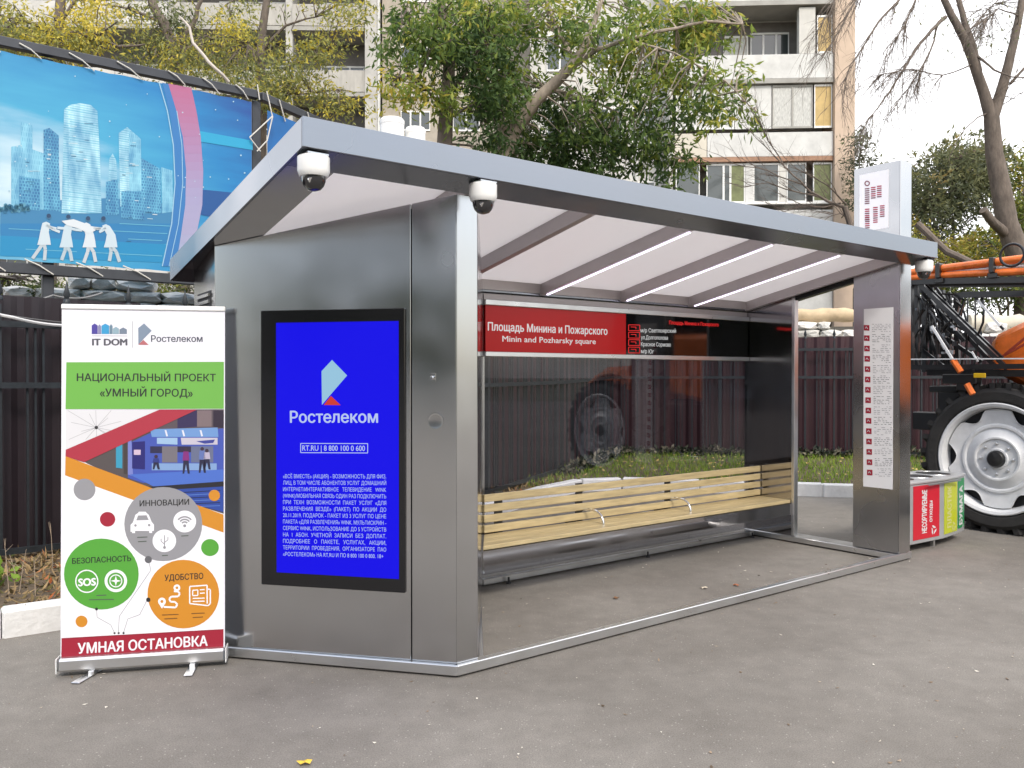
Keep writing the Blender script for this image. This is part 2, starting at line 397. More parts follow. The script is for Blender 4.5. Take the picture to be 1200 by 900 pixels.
# glass back wall
m_glass = bpy.data.materials.new('back_glass'); m_glass.use_nodes = True; nt = m_glass.node_tree; nt.nodes.remove(nt.nodes['Principled BSDF'])
tp = nt.nodes.new('ShaderNodeBsdfTransparent'); tp.inputs[0].default_value = (.84, .84, .86, 1)
gl = nt.nodes.new('ShaderNodeBsdfGlossy'); gl.inputs['Roughness'].default_value = .0; gl.inputs[0].default_value = (.9, .9, .92, 1)
fr = nt.nodes.new('ShaderNodeLayerWeight'); fr.inputs[0].default_value = .5
pw_ = nt.nodes.new('ShaderNodeMath'); pw_.operation = 'POWER'; pw_.inputs[1].default_value = 4
ma = nt.nodes.new('ShaderNodeMath'); ma.operation = 'MULTIPLY_ADD'; ma.inputs[1].default_value = .9; ma.inputs[2].default_value = .036; ma.use_clamp = True
mxs = nt.nodes.new('ShaderNodeMixShader'); nt.links.new(fr.outputs['Facing'], pw_.inputs[0]); nt.links.new(pw_.outputs[0], ma.inputs[0]); nt.links.new(ma.outputs[0], mxs.inputs[0]); nt.links.new(tp.outputs[0], mxs.inputs[1]); nt.links.new(gl.outputs[0], mxs.inputs[2])
nt.links.new(mxs.outputs[0], nt.nodes['Material Output'].inputs[0])
gs = [1.262, 1.833, 2.717, 3.596, 4.432]
for a, c in zip(gs[:-1], gs[1:]): shp('glass_pane', MB().box(a + .0025, c - .0025, 1.54, 1.548, .058, 1.699), m_glass)
# name sign above the glass
shp('sign_rail', MB().box(1.262, 4.43, 1.50, 1.56, 2.085, 2.125), M_ALU, bevel=.003)
shp('sign_rail', MB().box(1.262, 4.43, 1.50, 1.56, 1.70, 1.735), M_ALU, bevel=.003)
shp('header_panel', MB().box(1.262, 4.43, 1.525, 1.545, 2.126, 2.17), m_beam)
m_red = pbr('red_sign', lin((212, 8, 18)), .25, spec=.25, coat=.1)
red = shp('name_sign', MB().box(1.27, 2.748, 1.515, 1.55, 1.736, 2.084), m_red)
SGN = plane(W(1.27, 1.515, 0), U)
P = Print(SGN, red)
P.text('Площадь Минина и Пожарского', (571.5, 387.2), (711.7, 392.4), 9.4, glow((235, 225, 225), .8), 1, .022)
P.text('Minin and Pozharsky square', (588.5, 400.2), (698, 403.2), 6.8, glow((235, 225, 225), .8), 1, .012)
m_disp = pbr('display_glass', (.006, .006, .007), .06, spec=.6)
dsp = shp('departure_display', MB().box(2.75, 4.425, 1.513, 1.55, 1.736, 2.084), m_disp)
P = Print(plane(W(2.75, 1.513, 0), U), dsp)
REDL = glow((215, 40, 40), 1.0); WHL = glow((215, 215, 215), .8)
P.text('Площадь Минина и Пожарского', (784, 380.0), (842, 382.6), 4.2, REDL, 1, .02)
rows = [('м/р Светлоярский', 750.5, 792, 389.4), ('ул.Долгополова', 751, 782.5, 397.6), ('Красное Сормово', 751, 786, 405.6), ('м/р Юг', 751, 766, 413.8)]
for i, (t_, xa, xb, yb) in enumerate(rows):
    P.text(t_, (xa, yb), (xb, yb + .6), 4.6, WHL, 1, .012)
    y0 = 380.6 + 8.7 * i
    P.line('led_mark', [(736.5, y0), (749.5, y0 + .3), (749.5, y0 + 7.0), (736.5, y0 + 6.8), (736.5, y0)], .8, REDL, 1)
    P.line('led_mark', [(739, y0 + 2.6), (745, y0 + 2.7), (745, y0 + 5.2)], .8, REDL, 2)
for i in range(6): P.line('led_mark', [(889.5, 384 + 6.0 * i), (892.5, 384 + 6.0 * i), (892.5, 387 + 6.0 * i)], 1.0, REDL, 1)
# blue screen
face_dir = U * dirAB.x + N * dirAB.y
FP = plane(W(A_[0], A_[1], 0), face_dir)
def fp(px, py): return on(FP, px, py)
k0, _ = fp(307, 500); k1, _ = fp(475.5, 500)
scr = MB().box(k0, k1, .42, 1.905, -.015, .014).build('advertising_screen', M_BEZEL, shelter, FP, bevel=.004)
s0, _ = fp(325.5, 500); s1, _ = fp(468.5, 500)
SP = FP @ Matrix.Translation((0, 0, .0145))
P = Print(SP, scr)
P.poly('screen_image', [(s0, .492), (s1, .492), (s1, 1.838), (s0, 1.838)], glow((12, 3, 226), 1.0), 0, px=False)
PALE = glow((190, 205, 245), .9)
P.poly('emblem', [(377, 435), (389.3, 421.8), (407, 440), (388, 462), (377.5, 474.5)], glow((150, 195, 220), .95), 2)
P.poly('emblem', [(379.5, 474.6), (388, 463.8), (399.5, 474.8)], glow((205, 60, 50), .95), 2)
P.text('Ростелеком', (340.0, 495.2), (443.3, 495.2), 13.2, PALE, 2, .022)
P.line('frame_line', [(352.5, 519.6), (431, 519.8), (431, 530.8), (352.5, 530.4), (352.5, 519.6)], .9, PALE, 1)
P.text('RT.RU | 8 800 100 0 600', (354.5, 528.0), (428, 528.4), 6.2, PALE, 2, .012)
lines = ['«ВСЁ ВМЕСТЕ» (АКЦИЯ) - ВОЗМОЖНОСТЬ ДЛЯ ФИЗ.', 'ЛИЦ, В ТОМ ЧИСЛЕ АБОНЕНТОВ УСЛУГ ДОМАШНИЙ', 'ИНТЕРНЕТ/ИНТЕРАКТИВНОЕ   ТЕЛЕВИДЕНИЕ   WINK', '(WINK)/МОБИЛЬНАЯ СВЯЗЬ ОДИН РАЗ ПОДКЛЮЧИТЬ',
         'ПРИ  ТЕХН  ВОЗМОЖНОСТИ  ПАКЕТ  УСЛУГ  «ДЛЯ', 'РАЗВЛЕЧЕНИЯ  ВЕЗДЕ»  (ПАКЕТ)  ПО  АКЦИИ  ДО', '20.11.2019. ПОДАРОК - ПАКЕТ ИЗ 3 УСЛУГ ПО ЦЕНЕ', 'ПАКЕТА «ДЛЯ РАЗВЛЕЧЕНИЯ» WINK. МУЛЬТИСКРИН -',
         'СЕРВИС WINK, ИСПОЛЬЗОВАНИЕ ДО 5 УСТРОЙСТВ', 'НА  1  АБОН.  УЧЕТНОЙ  ЗАПИСИ  БЕЗ  ДОПЛАТ.', 'ПОДРОБНЕЕ   О   ПАКЕТЕ,   УСЛУГАХ,   АКЦИИ,', 'ТЕРРИТОРИИ  ПРОВЕДЕНИЯ,  ОРГАНИЗАТОРЕ  ПАО', '«РОСТЕЛЕКОМ» НА RT.RU И ПО 8 800 100 0 800. 18+']
for i, t_ in enumerate(lines):
    y = 560.3 + 7.58 * i
    P.text(t_, (332, y), (452.8 if i < 12 else 449.5, y + .3 + .21 * i), 4.5, PALE, 2, .0)
# lock and intercom on the pillar panel
lx, lz = fp(507, 442.5)
MB().box(lx - .013, lx + .017, lz - .022, lz + .022, 0, .004).build('lock_plate', M_STEEL, shelter, FP, bevel=.001)
lk = MB().lathe([(.010, 0), (.010, .018), (.006, .022)], 16).build('lock', M_CHROME, shelter, FP @ Matrix.Translation((lx + .002, lz, .004)), smooth=True)
gx, gz = fp(510.5, 493.5)
grille = MB().lathe([(.045, 0), (.045, .003), (.038, .0035), (.036, .003)], 32).build('speaker_grille', M_STEEL, shelter, FP @ Matrix.Translation((gx, gz, 0.0005)), smooth=True)
h = MB()
for r, n in ((.006, 5), (.014, 10), (.022, 15), (.030, 20)):
    for k in range(n):
        a = 2 * math.pi * k / n; h.add([(r * math.cos(a) + .0026 * math.cos(q), r * math.sin(a) + .0026 * math.sin(q), .0048) for q in (0, 1.57, 3.14, 4.71)], [(0, 1, 2, 3)])
h.build('grille_holes', M_DARK, grille, WM[grille.name], kind='stuff')
# vent on the far side panel
VP_ = plane(W(E_[0] - .0, E_[1], 0), -N)
VP_ = plane(W(-.845, 1.56), (L(*A_) - L(*E_)))
vx0, vz0 = on(VP_, 231.5, 358); vx1, vz1 = on(VP_, 247.5, 326)
vx0, vx1 = .10, .40; vz0, vz1 = 1.80, 2.03
vent = MB().box(vx0, vx1, vz0, vz1, -.002, .004).build('vent', M_DARK, shelter, VP_)
for k in range(6): MB().box(vx0 + .01, vx1 - .01, vz0 + .012 + k * .037, vz0 + .030 + k * .037, .004, .016).build('louvre', M_STEEL, vent, VP_)
# paper timetable and poster on the stele
ST = plane(W(4.43, .415, 0), -N)
tt0, ttz = on(ST, 1012, 500); tt1, _ = on(ST, 1046.3, 500)
paper = pbr('paper', (.86, .86, .87), .5)
tt = MB().box(tt0, tt1, .60, 2.13, 0, .003).build('timetable', paper, shelter, ST)
P = Print(ST, tt, base=.004)
CR = ink((190, 25, 60)); GR = ink((150, 150, 155)); GRL = ink((190, 190, 195))
for i in range(15):
    f = i / 14; xa = 1012.7 + 3.6 * f; y = 379.5 + 171.5 * f
    y = 384 + (553.5 - 384) * f
    P.poly('route_square', [(xa, y - 3.2), (xa + 6.4, y - 3.0), (xa + 6.4, y + 3.6), (xa, y + 3.2)], CR, 1)
    P.line('route_mark', [(xa + 1.6, y + 1), (xa + 2.8, y - 1.2), (xa + 4.6, y + 1.4)], .8, ink(WHITE), 2)
    g = MB()
    for r_ in range(5):
        yy = y - 4.4 + r_ * 2.1; x0_ = xa + 9.5; 
        while x0_ < 1043 + 2 * f:
            w_ = rnd.uniform(1.2, 4.5); x1_ = min(x0_ + w_, 1044 + 2 * f)
            if rnd.random() < .8:
                a0 = P.pp((x0_, yy)); a1 = P.pp((x1_, yy + .2)); a2 = P.pp((x1_, yy + .75)); a3 = P.pp((x0_, yy + .55))
                g.add([(*q, .0045) for q in (a0, a1, a2, a3)], [(0, 1, 2, 3)])
            x0_ = x1_ + rnd.uniform(.8, 2.2)
    g.build('printed_lines', GR if i % 2 else GRL, tt, ST, kind='stuff')
tp0, _ = on(ST, 1007.5, 240); tp1, _ = on(ST, 1041.5, 240)
po = MB().box(tp0, tp1, 2.80, 3.29, 0, .003).build('route_poster', pbr('poster_paper', (.88, .86, .87), .5), shelter, ST)
P = Print(ST, po, base=.004)
P.ring('round_emblem', 1016.5, 215, 2.0, 3.2, ink((150, 60, 80)), 1, 16)
for (x0_, y0_, n_, c_) in ((1013.8, 221, 4, 0), (1021, 219.5, 3, 1), (1028, 218, 3, 1), (1013.8, 245, 3, 1), (1023.5, 243, 4, 1), (1031.5, 241, 3, 1), (1014, 254.5, 3, 1)):
    for j in range(n_ * 2):
        y = y0_ + j * 2.45
        P.line('printed_line', [(x0_, y + .5), (x0_ + 5.4, y)], 1.35, ink((150, 90, 105) if (c_ == 0 or j % 3 == 2) else (205, 70, 100)), 1)
# feet under the rear beam
for s in (1.4, 2.9, 4.35): shp('levelling_foot', MB().lathe([(.018, .002), (.018, .012), (.008, .014), (.008, .05)], 12, Matrix.Translation((s, 1.40, 0))), M_DARK)

# bench
bench = empty('bench', SH @ Matrix.Translation((1.1, 1.03, 0)), 'long pine slat bench with steel edge and two chrome armrests inside the bus shelter', 'bench')
def bp(name, mb, mat, **k): return mb.build(name, mat, bench, SH, **k)
def sw(t): return .133 + (t - .012) * (1.281 - .133) / 1.548 + .012     # the slanting inner wall of the kiosk
for j in range(3):
    a, c = 1.035 + j * .115, 1.035 + (j + 1) * .115 - .003
    bp('seat_plank', MB().prism([(sw(a), a), (4.428, a), (4.428, c), (sw(c), c)], .370, .400), M_WOOD, bevel=.003)
bp('seat_edge', MB().prism([(sw(1.022), 1.022), (4.428, 1.022), (4.428, 1.033), (sw(1.033), 1.033)], .262, .368), M_POLISH)
bp('seat_tray', MB().prism([(sw(1.035), 1.035), (4.428, 1.035), (4.428, 1.38), (sw(1.38), 1.38)], .345, .368), M_STEEL)
for j in range(4):
    zt = .69 - j * .075
    bp('back_slat', MB().box(sw(1.37), 4.427, 1.365, 1.39, zt - .055, zt), M_WOOD, bevel=.004)
for s in (1.30, 2.10, 3.14, 4.32): bp('bracket', MB().box(s - .035, s + .035, 1.391, 1.40, .34, .70).box(s - .02, s + .02, 1.40, 1.538, .36, .40), pbr('bracket_paint', (.03, .03, .033), .4))
for s in (2.13, 3.15):
    pts = [(s, 1.39, .485), (s, 1.30, .50), (s, 1.22, .495), (s, 1.17, .47), (s, 1.148, .43), (s, 1.145, .40)]
    bp('armrest', MB().tube(pts, .0095, 10), M_CHROME, smooth=True)

# security cameras
def sec_cam(s, t, label):
    M = SH @ Matrix.Translation((s, t, H(t)))
    c = empty('security_camera', M, label, 'security camera', 'dome security cameras on the shelter roof')
    MB().box(-.05, .05, -.05, .05, -.012, -.001).build('mounting_plate', M_STEEL, c, M, bevel=.002)
    MB().lathe([(.066, -.012), (.070, -.016), (.070, -.075), (.064, -.092), (.058, -.100)], 32).build('housing', M_WHITEP, c, M, smooth=True)
    MB().lathe([(.054, -.100), (.052, -.120), (.044, -.140), (.030, -.155), (.010, -.161)], 28).build('dome', M_DOME, c, M, smooth=True)
    MB().lathe([(.012, 0), (.012, .012), (.008, .013)], 12).build('lens', M_CHROME, c, M @ Matrix.Translation((-.030, -.028, -.118)) @ Matrix.Rotation(rad(120), 4, 'X'), smooth=True)
    return c
sec_cam(-.855, -.145, 'white dome camera under the outer corner of the shelter roof, above the banner side')
sec_cam(.045, -.16, 'white dome camera at the roof edge directly above the kiosk pillar')
sec_cam(4.575, -.13, 'white dome camera at the roof end beside the tall stele')
# canisters on the roof
for px, s, t, r, zt, lab in ((460, -.03, .62, .068, 3.01, 'taller white canister on the shelter roof with a dished lid'), (486.5, .123, .62, .058, 2.985, 'smaller white canister on the shelter roof, next to the taller one')):
    zb = H(t) + .128
    M = SH @ Matrix.Translation((s, t, 0))
    c = empty('antenna_canister', M @ Matrix.Translation((0, 0, zb)), lab, 'antenna housing', 'white canisters on the shelter roof')
    MB().lathe([(r, zb - .04), (r, zt - .03)], 32, None).build('canister_body', M_WHITEP, c, M, smooth=True)
    MB().lathe([(r * 1.03, zt - .034), (r * 1.04, zt - .012), (r * .9, zt), (r * .3, zt + .006)], 32).build('lid', M_WHITEP, c, M, smooth=True)
#shp('roof_deck', MB().box(-.45, .35, .15, .62, .10, .128, RF), M_STEEL)

# ------------------------------------------------------------ roll-up banner
bl = on(plane(Vector((0, 0, 0)), Vector((1, 0, 0)), Vector((0, 1, 0))), 69.5, 792); br = on(plane(Vector((0, 0, 0)), Vector((1, 0, 0)), Vector((0, 1, 0))), 265, 778.5)
bl = Vector((*bl, 0)); br = Vector((*br, 0)); bd = (br - bl); bw = bd.length; bd.normalize(); bn_ = Vector((-bd.y, bd.x, 0))
BM = plane(bl, bd)
banner = empty('rollup_banner', BM, 'white, green and crimson roll-up banner with coloured circles standing beside the shelter kiosk', 'banner')
cas = MB().prism([(-.0, .03), (bw, .03), (bw, .10), (0, .10)], -.04, .04)   # x, height, depth
BX = BM
cas = MB().box(0, bw, .028, .098, -.045, .045).build('cassette', M_ALU, banner, BX, bevel=.012)
MB().box(-.006, .0, .024, .102, -.05, .05).build('end_cap', M_WHITEP, banner, BX, bevel=.004)
MB().box(bw, bw + .006, .024, .102, -.05, .05).build('end_cap', M_WHITEP, banner, BX, bevel=.004)
for xf in (.165, bw - .165):
    MB().box(-.022, .022, .004, .010, -.05, .16).build('foot', M_ALU, banner, BX @ Matrix.Translation((xf, .0, 0)) @ Matrix.Rotation(rad(-18 if xf < .4 else -2), 4, 'Y'), bevel=.002)
    MB().box(xf - .014, xf + .014, .008, .03, -.02, .055).build('foot_hinge', M_ALU, banner, BX, bevel=.002)
lean = Matrix.Translation((0, .098, 0)) @ Matrix.Rotation(rad(-1.6), 4, 'X')
SHM = BX @ lean
def sp_(px, py): return on(SHM, px, py)
_, ztop = sp_(170, 360.5)
sheet = MB().box(.006, bw - .006, -.02, ztop - .012, -.0008, .0).build('printed_sheet', ink((240, 240, 248), .80), banner, SHM)
MB().box(.004, bw - .004, ztop - .014, ztop + .012, -.012, .008).build('top_clamp', M_WHITEP, banner, SHM, bevel=.004)
MB().tube([(bw / 2, .05, -.03), (bw / 2, ztop, -.095)], .01, 8).build('support_pole', M_ALU, banner, BX @ Matrix.Identity(4))
P = Print(SHM, sheet, .0004, .0006)
G = ink((122, 196, 82)); OR = ink((228, 152, 40)); RD = ink((176, 32, 58)); GY = ink((163, 163, 168)); DK = ink((40, 40, 42)); GN = ink((92, 178, 62)); WH = ink((245, 245, 250), .80)
def ex(y): # left/right edges of the sheet in the photograph
    f = (y - 360) / (768 - 360); return 78.6 - 7 * f, 262.8 - .6 * f
def band(name, y0, y1, y2, y3, mat, lay=1):  # y at left top, right top, right bottom, left bottom
    return P.poly(name, [(ex(y0)[0] + .3, y0), (ex(y1)[1] - .3, y1), (ex(y2)[1] - .3, y2), (ex(y3)[0] + .3, y3)], mat, lay)
band('colour_band', 424.5, 424, 479, 479.5, G)
band('colour_band', 748, 737, 765.5, 778.5, RD)
P.text('НАЦИОНАЛЬНЫЙ ПРОЕКТ', (90, 446.5), (253, 446.8), 8.6, DK, 2, .02)
P.text('«УМНЫЙ ГОРОД»', (117, 464.5), (226, 464.8), 8.8, DK, 2, .02)
P.text('УМНАЯ ОСТАНОВКА', (91, 766.0), (243.5, 756.5), 11.8, WH, 2, .028)
# header logos
for (x0_, x1_, ya, c_) in ((107.5, 114.5, 380.8, (84, 72, 170)), (114.8, 118.6, 381.8, (150, 150, 190)), (119, 128, 381, (60, 170, 225)), (128.4, 132, 381.5, (120, 150, 170)), (132.3, 139.5, 384.6, (160, 190, 205)), (140, 148.8, 385.5, (130, 145, 165))):
    P.poly('house_emblem', [(x0_, ya + .6), ((x0_ + x1_) / 2, ya - 1.8), (x1_, ya + .6), (x1_, 391.4), (x0_, 391.4)], ink(c_), 1)
P.line('thin_rule', [(107.5, 393.6), (149.5, 393.7)], .5, GY, 1)
P.text('IT DOM', (107.8, 404.6), (149.4, 404.6), 7.6, ink((95, 95, 105)), 1, .05)
P.line('thin_rule', [(155.3, 376.5), (155.3, 407.5)], .5, GY, 1)
P.poly('ribbon_emblem', [(162, 384.5), (168.8, 379), (177.8, 387.6), (168, 397.5), (162.2, 404)], ink((140, 158, 180)), 1)
P.poly('ribbon_emblem', [(162.2, 404), (168, 398.3), (174.4, 404.2)], ink((205, 120, 125)), 2)
P.text('Ростелеком', (177, 400.6), (237.5, 400.6), 7.4, ink((85, 90, 105)), 1, .022)
# photo of a stop at night
def rpx(pts, c, lay=2, name='photo_patch'): return P.poly(name, pts, ink(c), lay)
rpx([(78, 480), (262.4, 479.6), (262.2, 602), (161, 570), (102, 543), (78.0, 528)], (92, 84, 84), 1)
rpx([(77.4, 480), (190, 480), (102, 528), (77.0, 528)], (245, 245, 248), 2)
for a in range(14):
    an = a * .449 + .2; rpx_l = 18 + 12 * (a % 3); P.line('web_line', [(113, 501), (min(max(113 + rpx_l * math.cos(an), 79), 150), max(481, min(515, 501 + rpx_l * math.sin(an))))], .35, GY, 3)
P.disc('dot', 113, 501, 2.0, DK, 3)
rpx([(188, 480), (262.3, 479.8), (262.3, 505), (175, 505), (178, 492)], (96, 84, 92), 2)
rpx([(208, 481), (231, 481), (231, 500), (208, 502)], (52, 40, 88), 3); rpx([(231, 481), (248, 481), (248, 500), (231, 500)], (135, 118, 122), 3); rpx([(250, 481), (262.2, 481), (262.2, 502), (250, 500)], (45, 32, 55), 3)
rpx([(150, 520), (175, 508), (262.2, 502), (262.2, 560), (168, 566), (150, 560)], (70, 92, 190), 3)
rpx([(176, 503), (255, 501), (256, 512), (178, 512)], (120, 165, 225), 4); rpx([(184, 513), (208, 513), (208, 521), (184, 520)], (170, 205, 240), 4)
rpx([(212, 513), (255, 513), (255, 521), (213, 521)], (215, 210, 225), 4); rpx([(230, 517), (252, 515), (250, 519), (240, 520)], (60, 70, 160), 5)
for xx in (193, 213, 234): rpx([(xx, 504), (xx + 2, 504), (xx + 4, 511), (xx + 2, 511.4)], (245, 245, 255), 5)
rpx([(176, 523), (190, 523), (190, 531), (176, 531)], (40, 38, 80), 4); rpx([(208, 523), (224, 523), (224, 530), (208, 530)], (45, 35, 70), 4); rpx([(190, 523), (208, 523), (208, 542), (190, 542)], (125, 120, 130), 4); rpx([(224, 523), (250, 523), (250, 542), (224, 542)], (110, 118, 150), 4)
rpx([(178, 543), (254, 543), (254, 551), (178, 551)], (140, 175, 225), 4); rpx([(150, 512), (154, 511), (156, 558), (150, 556)], (130, 140, 215), 4)
rpx([(155, 518), (170, 517), (170, 550), (155, 549)], (32, 30, 120), 5); rpx([(157, 527), (165, 527), (165, 533), (157, 533)], (225, 200, 225), 6)
rpx([(136, 521), (143.5, 520), (143.5, 549), (136, 548)], (60, 165, 200), 4); rpx([(145, 518), (149, 517), (149, 556), (145, 555)], (70, 62, 60), 4)
for cx_, cy_, h_, c_ in ((183, 535, 15, (45, 60, 140)), (218, 527, 28, (140, 40, 130)), (237, 526, 28, (105, 125, 190)), (242.5, 528, 22, (200, 190, 215))):
    P.disc('figure_head', cx_, cy_, 2.2, ink((60, 40, 60)), 6, n=12)
    rpx([(cx_ - 3, cy_ + 2), (cx_ + 3, cy_ + 2), (cx_ + 4, cy_ + h_ * .45), (cx_ - 4, cy_ + h_ * .45)], c_, 6, 'figure_body'); rpx([(cx_ - 3, cy_ + h_ * .45), (cx_ + 3, cy_ + h_ * .45), (cx_ + 4.5, cy_ + h_), (cx_ + 2, cy_ + h_), (cx_, cy_ + h_ * .6), (cx_ - 2, cy_ + h_), (cx_ - 4, cy_ + h_)], (35, 35, 70), 6, 'figure_legs')
rpx([(152, 556), (262.1, 550), (262.1, 565), (180, 570)], (80, 120, 215), 5); rpx([(165, 571), (262.1, 564), (262.1, 570), (176, 575)], (30, 28, 40), 6); rpx([(180, 574), (262.1, 569), (262.0, 600), (225, 590)], (45, 78, 170), 5)
for k_ in range(6): P.line('water_line', [(215, 577 + k_ * 3.4), (258, 574.5 + k_ * 3.6)], .9, ink((90, 130, 215) if k_ % 2 else (22, 30, 70)), 6)
P.poly('diagonal_stripe', [(77.2, 527), (187, 480), (231, 480), (99, 541.5), (77.0, 535)], ink((188, 52, 72)), 7)
P.poly('diagonal_stripe', [(77.0, 534.5), (262.0, 603), (262.0, 624), (76.6, 557)], OR, 8)
def edgefix(): pass
P.poly('white_field', [(76.6, 557), (262.0, 624), (262.0, 737), (71.9, 747.5)], WH, 7)
P.disc('circle', 191.5, 614, 45.6, GY, 9, 43.4); P.disc('circle', 119, 672.5, 43.8, GN, 9, 41.6); P.disc('circle', 215, 696, 42, OR, 9, 40.2)
P.disc('dot', 99.3, 573.5, 12.8, GY, 9, 12.6); P.disc('dot', 126.3, 608.4, 9, RD, 9, 8.6); P.disc('dot', 246.2, 641.5, 10.4, GN, 9, 10); P.disc('dot', 95.8, 728, 7, OR, 9, 6.8); P.disc('dot', 251.3, 580.5, 6.6, OR, 9, 6.6)
P.disc('dot', 174, 655.5, 4.2, ink((110, 110, 115)), 11, n=20); P.disc('dot', 174, 702.6, 2.6, DK, 11, n=16); P.disc('dot', 113.4, 713.4, 1.7, DK, 11, n=12)
for pts in ([(174, 656), (177, 668), (140, 722), (139, 741)], [(172, 704), (164, 720), (150, 725), (145, 741)], [(113.5, 714), (114, 723), (130, 732), (134.5, 741.5)]): P.line('connector', pts, .55, GY, 10)
for xx in (134.5, 139.3, 145): P.disc('dot', xx, 741.6, 1.3, DK, 10, n=10)
P.text('ИННОВАЦИИ', (163.8, 593.2), (221.8, 591.2), 6.6, DK, 11, .02); P.text('БЕЗОПАСНОСТЬ', (84.8, 660.6), (154, 657.2), 6.4, DK, 11, .02); P.text('УДОБСТВО', (193, 680.4), (238.5, 678.0), 6.8, DK, 11, .02)
# taxi, wifi, usb, sos, badge, route and news pictograms
P.poly('taxi_pictogram', [(153.2, 623), (153.2, 615), (156, 612), (159, 603), (162, 601), (163, 599.5), (171, 599.5), (172, 601), (174.5, 603), (178, 611.5), (180.6, 614.5), (180.6, 622), (178.5, 622), (178.5, 624.4), (175, 624.4), (175, 622), (158.5, 622), (158.5, 624.6), (155, 624.6), (155, 623)], WH, 11)
P.poly('taxi_pictogram', [(160, 609.6), (162, 604), (172, 603.6), (174.6, 609.2)], GY, 12); P.disc('taxi_pictogram', 159, 615.6, 1.5, GY, 12, n=12); P.disc('taxi_pictogram', 175, 615.2, 1.5, GY, 12, n=12)
P.disc('white_disc', 216.6, 611, 13.4, WH, 11, 12.8)
for r_ in (4, 7, 10): P.ring('wifi_pictogram', 216.6, 615.5, r_ - .9, r_ + .9, GY, 12, 16, -140, -40)
P.disc('wifi_pictogram', 216.6, 616, 1.8, GY, 12, n=12)
P.disc('white_disc', 192.8, 633.6, 13.8, WH, 11, 13.2)
P.line('usb_pictogram', [(193, 641), (193, 627)], 1, GY, 12); P.line('usb_pictogram', [(193, 637.5), (189, 634), (189, 631)], .9, GY, 12); P.line('usb_pictogram', [(193, 635.5), (197, 632.5), (197, 629)], .9, GY, 12); P.disc('usb_pictogram', 193, 641.4, 1.7, GY, 12, n=12)
for (xa, xb, yy) in ((161, 173, 629.6), (162, 172, 634.6), (212.5, 221, 628), (190, 197, 651), (113, 125, 697.6), (104.5, 133.8, 702.6)): P.line('small_print', [(xa, yy), (xb, yy - .5)], 1.1, ink((90, 100, 90)), 11)
for (xa, xb, yy) in ((190, 209.5, 720.4), (193, 208, 725), (224.5, 240, 718.8), (226, 238, 723.4)): P.line('small_print', [(xa, yy), (xb, yy - .7)], 1.1, ink((130, 85, 35)), 11)
P.ring('sos_pictogram', 102, 681, 12.2, 13.6, WH, 11); P.text('SOS', (91.8, 686.6), (112.8, 685.6), 8.6, WH, 11, .05)
P.ring('badge_pictogram', 136, 680.5, 9.8, 13.2, WH, 11); P.ring('badge_pictogram', 136, 680.5, 6.4, 7.6, WH, 11)
for k_ in range(4):
    a = k_ * math.pi / 2; P.poly('badge_pictogram', [(136 + 6.2 * math.cos(a), 680.5 + 6.2 * math.sin(a)), (136 + 1.8 * math.cos(a + .785), 680.5 + 1.8 * math.sin(a + .785)), (136, 680.5), (136 + 1.8 * math.cos(a - .785), 680.5 + 1.8 * math.sin(a - .785))], WH, 11)
P.line('route_pictogram', [(192, 711), (206, 711.6), (208, 708), (205, 705), (200, 705), (198.5, 701.5), (201, 699), (209, 698.6), (211, 695.5), (209, 693), (204, 692.6)], 2.1, WH, 11)
P.ring('route_pictogram', 190, 704.6, 1.8, 4.6, WH, 12, 16); P.poly('route_pictogram', [(186, 706.6), (194, 706.6), (190, 713)], WH, 11); P.ring('route_pictogram', 207.5, 688.6, 1.6, 4, WH, 12, 16)
P.line('news_pictogram', [(222.5, 687), (222.5, 707), (244, 709.5), (246.6, 707), (246.6, 690.5), (243, 690)], 1.5, WH, 11); P.line('news_pictogram', [(222.5, 687), (242.8, 685.6), (243, 707)], 1.5, WH, 11)
P.line('news_pictogram', [(226, 691.5), (232, 691), (232, 697.5), (226, 697.8), (226, 691.5)], 1.3, WH, 12)
for yy in (691, 695, 701, 704.6): P.line('news_pictogram', [((234.5 if yy < 700 else 226), yy), (240, yy - .4)], 1.3, WH, 12)
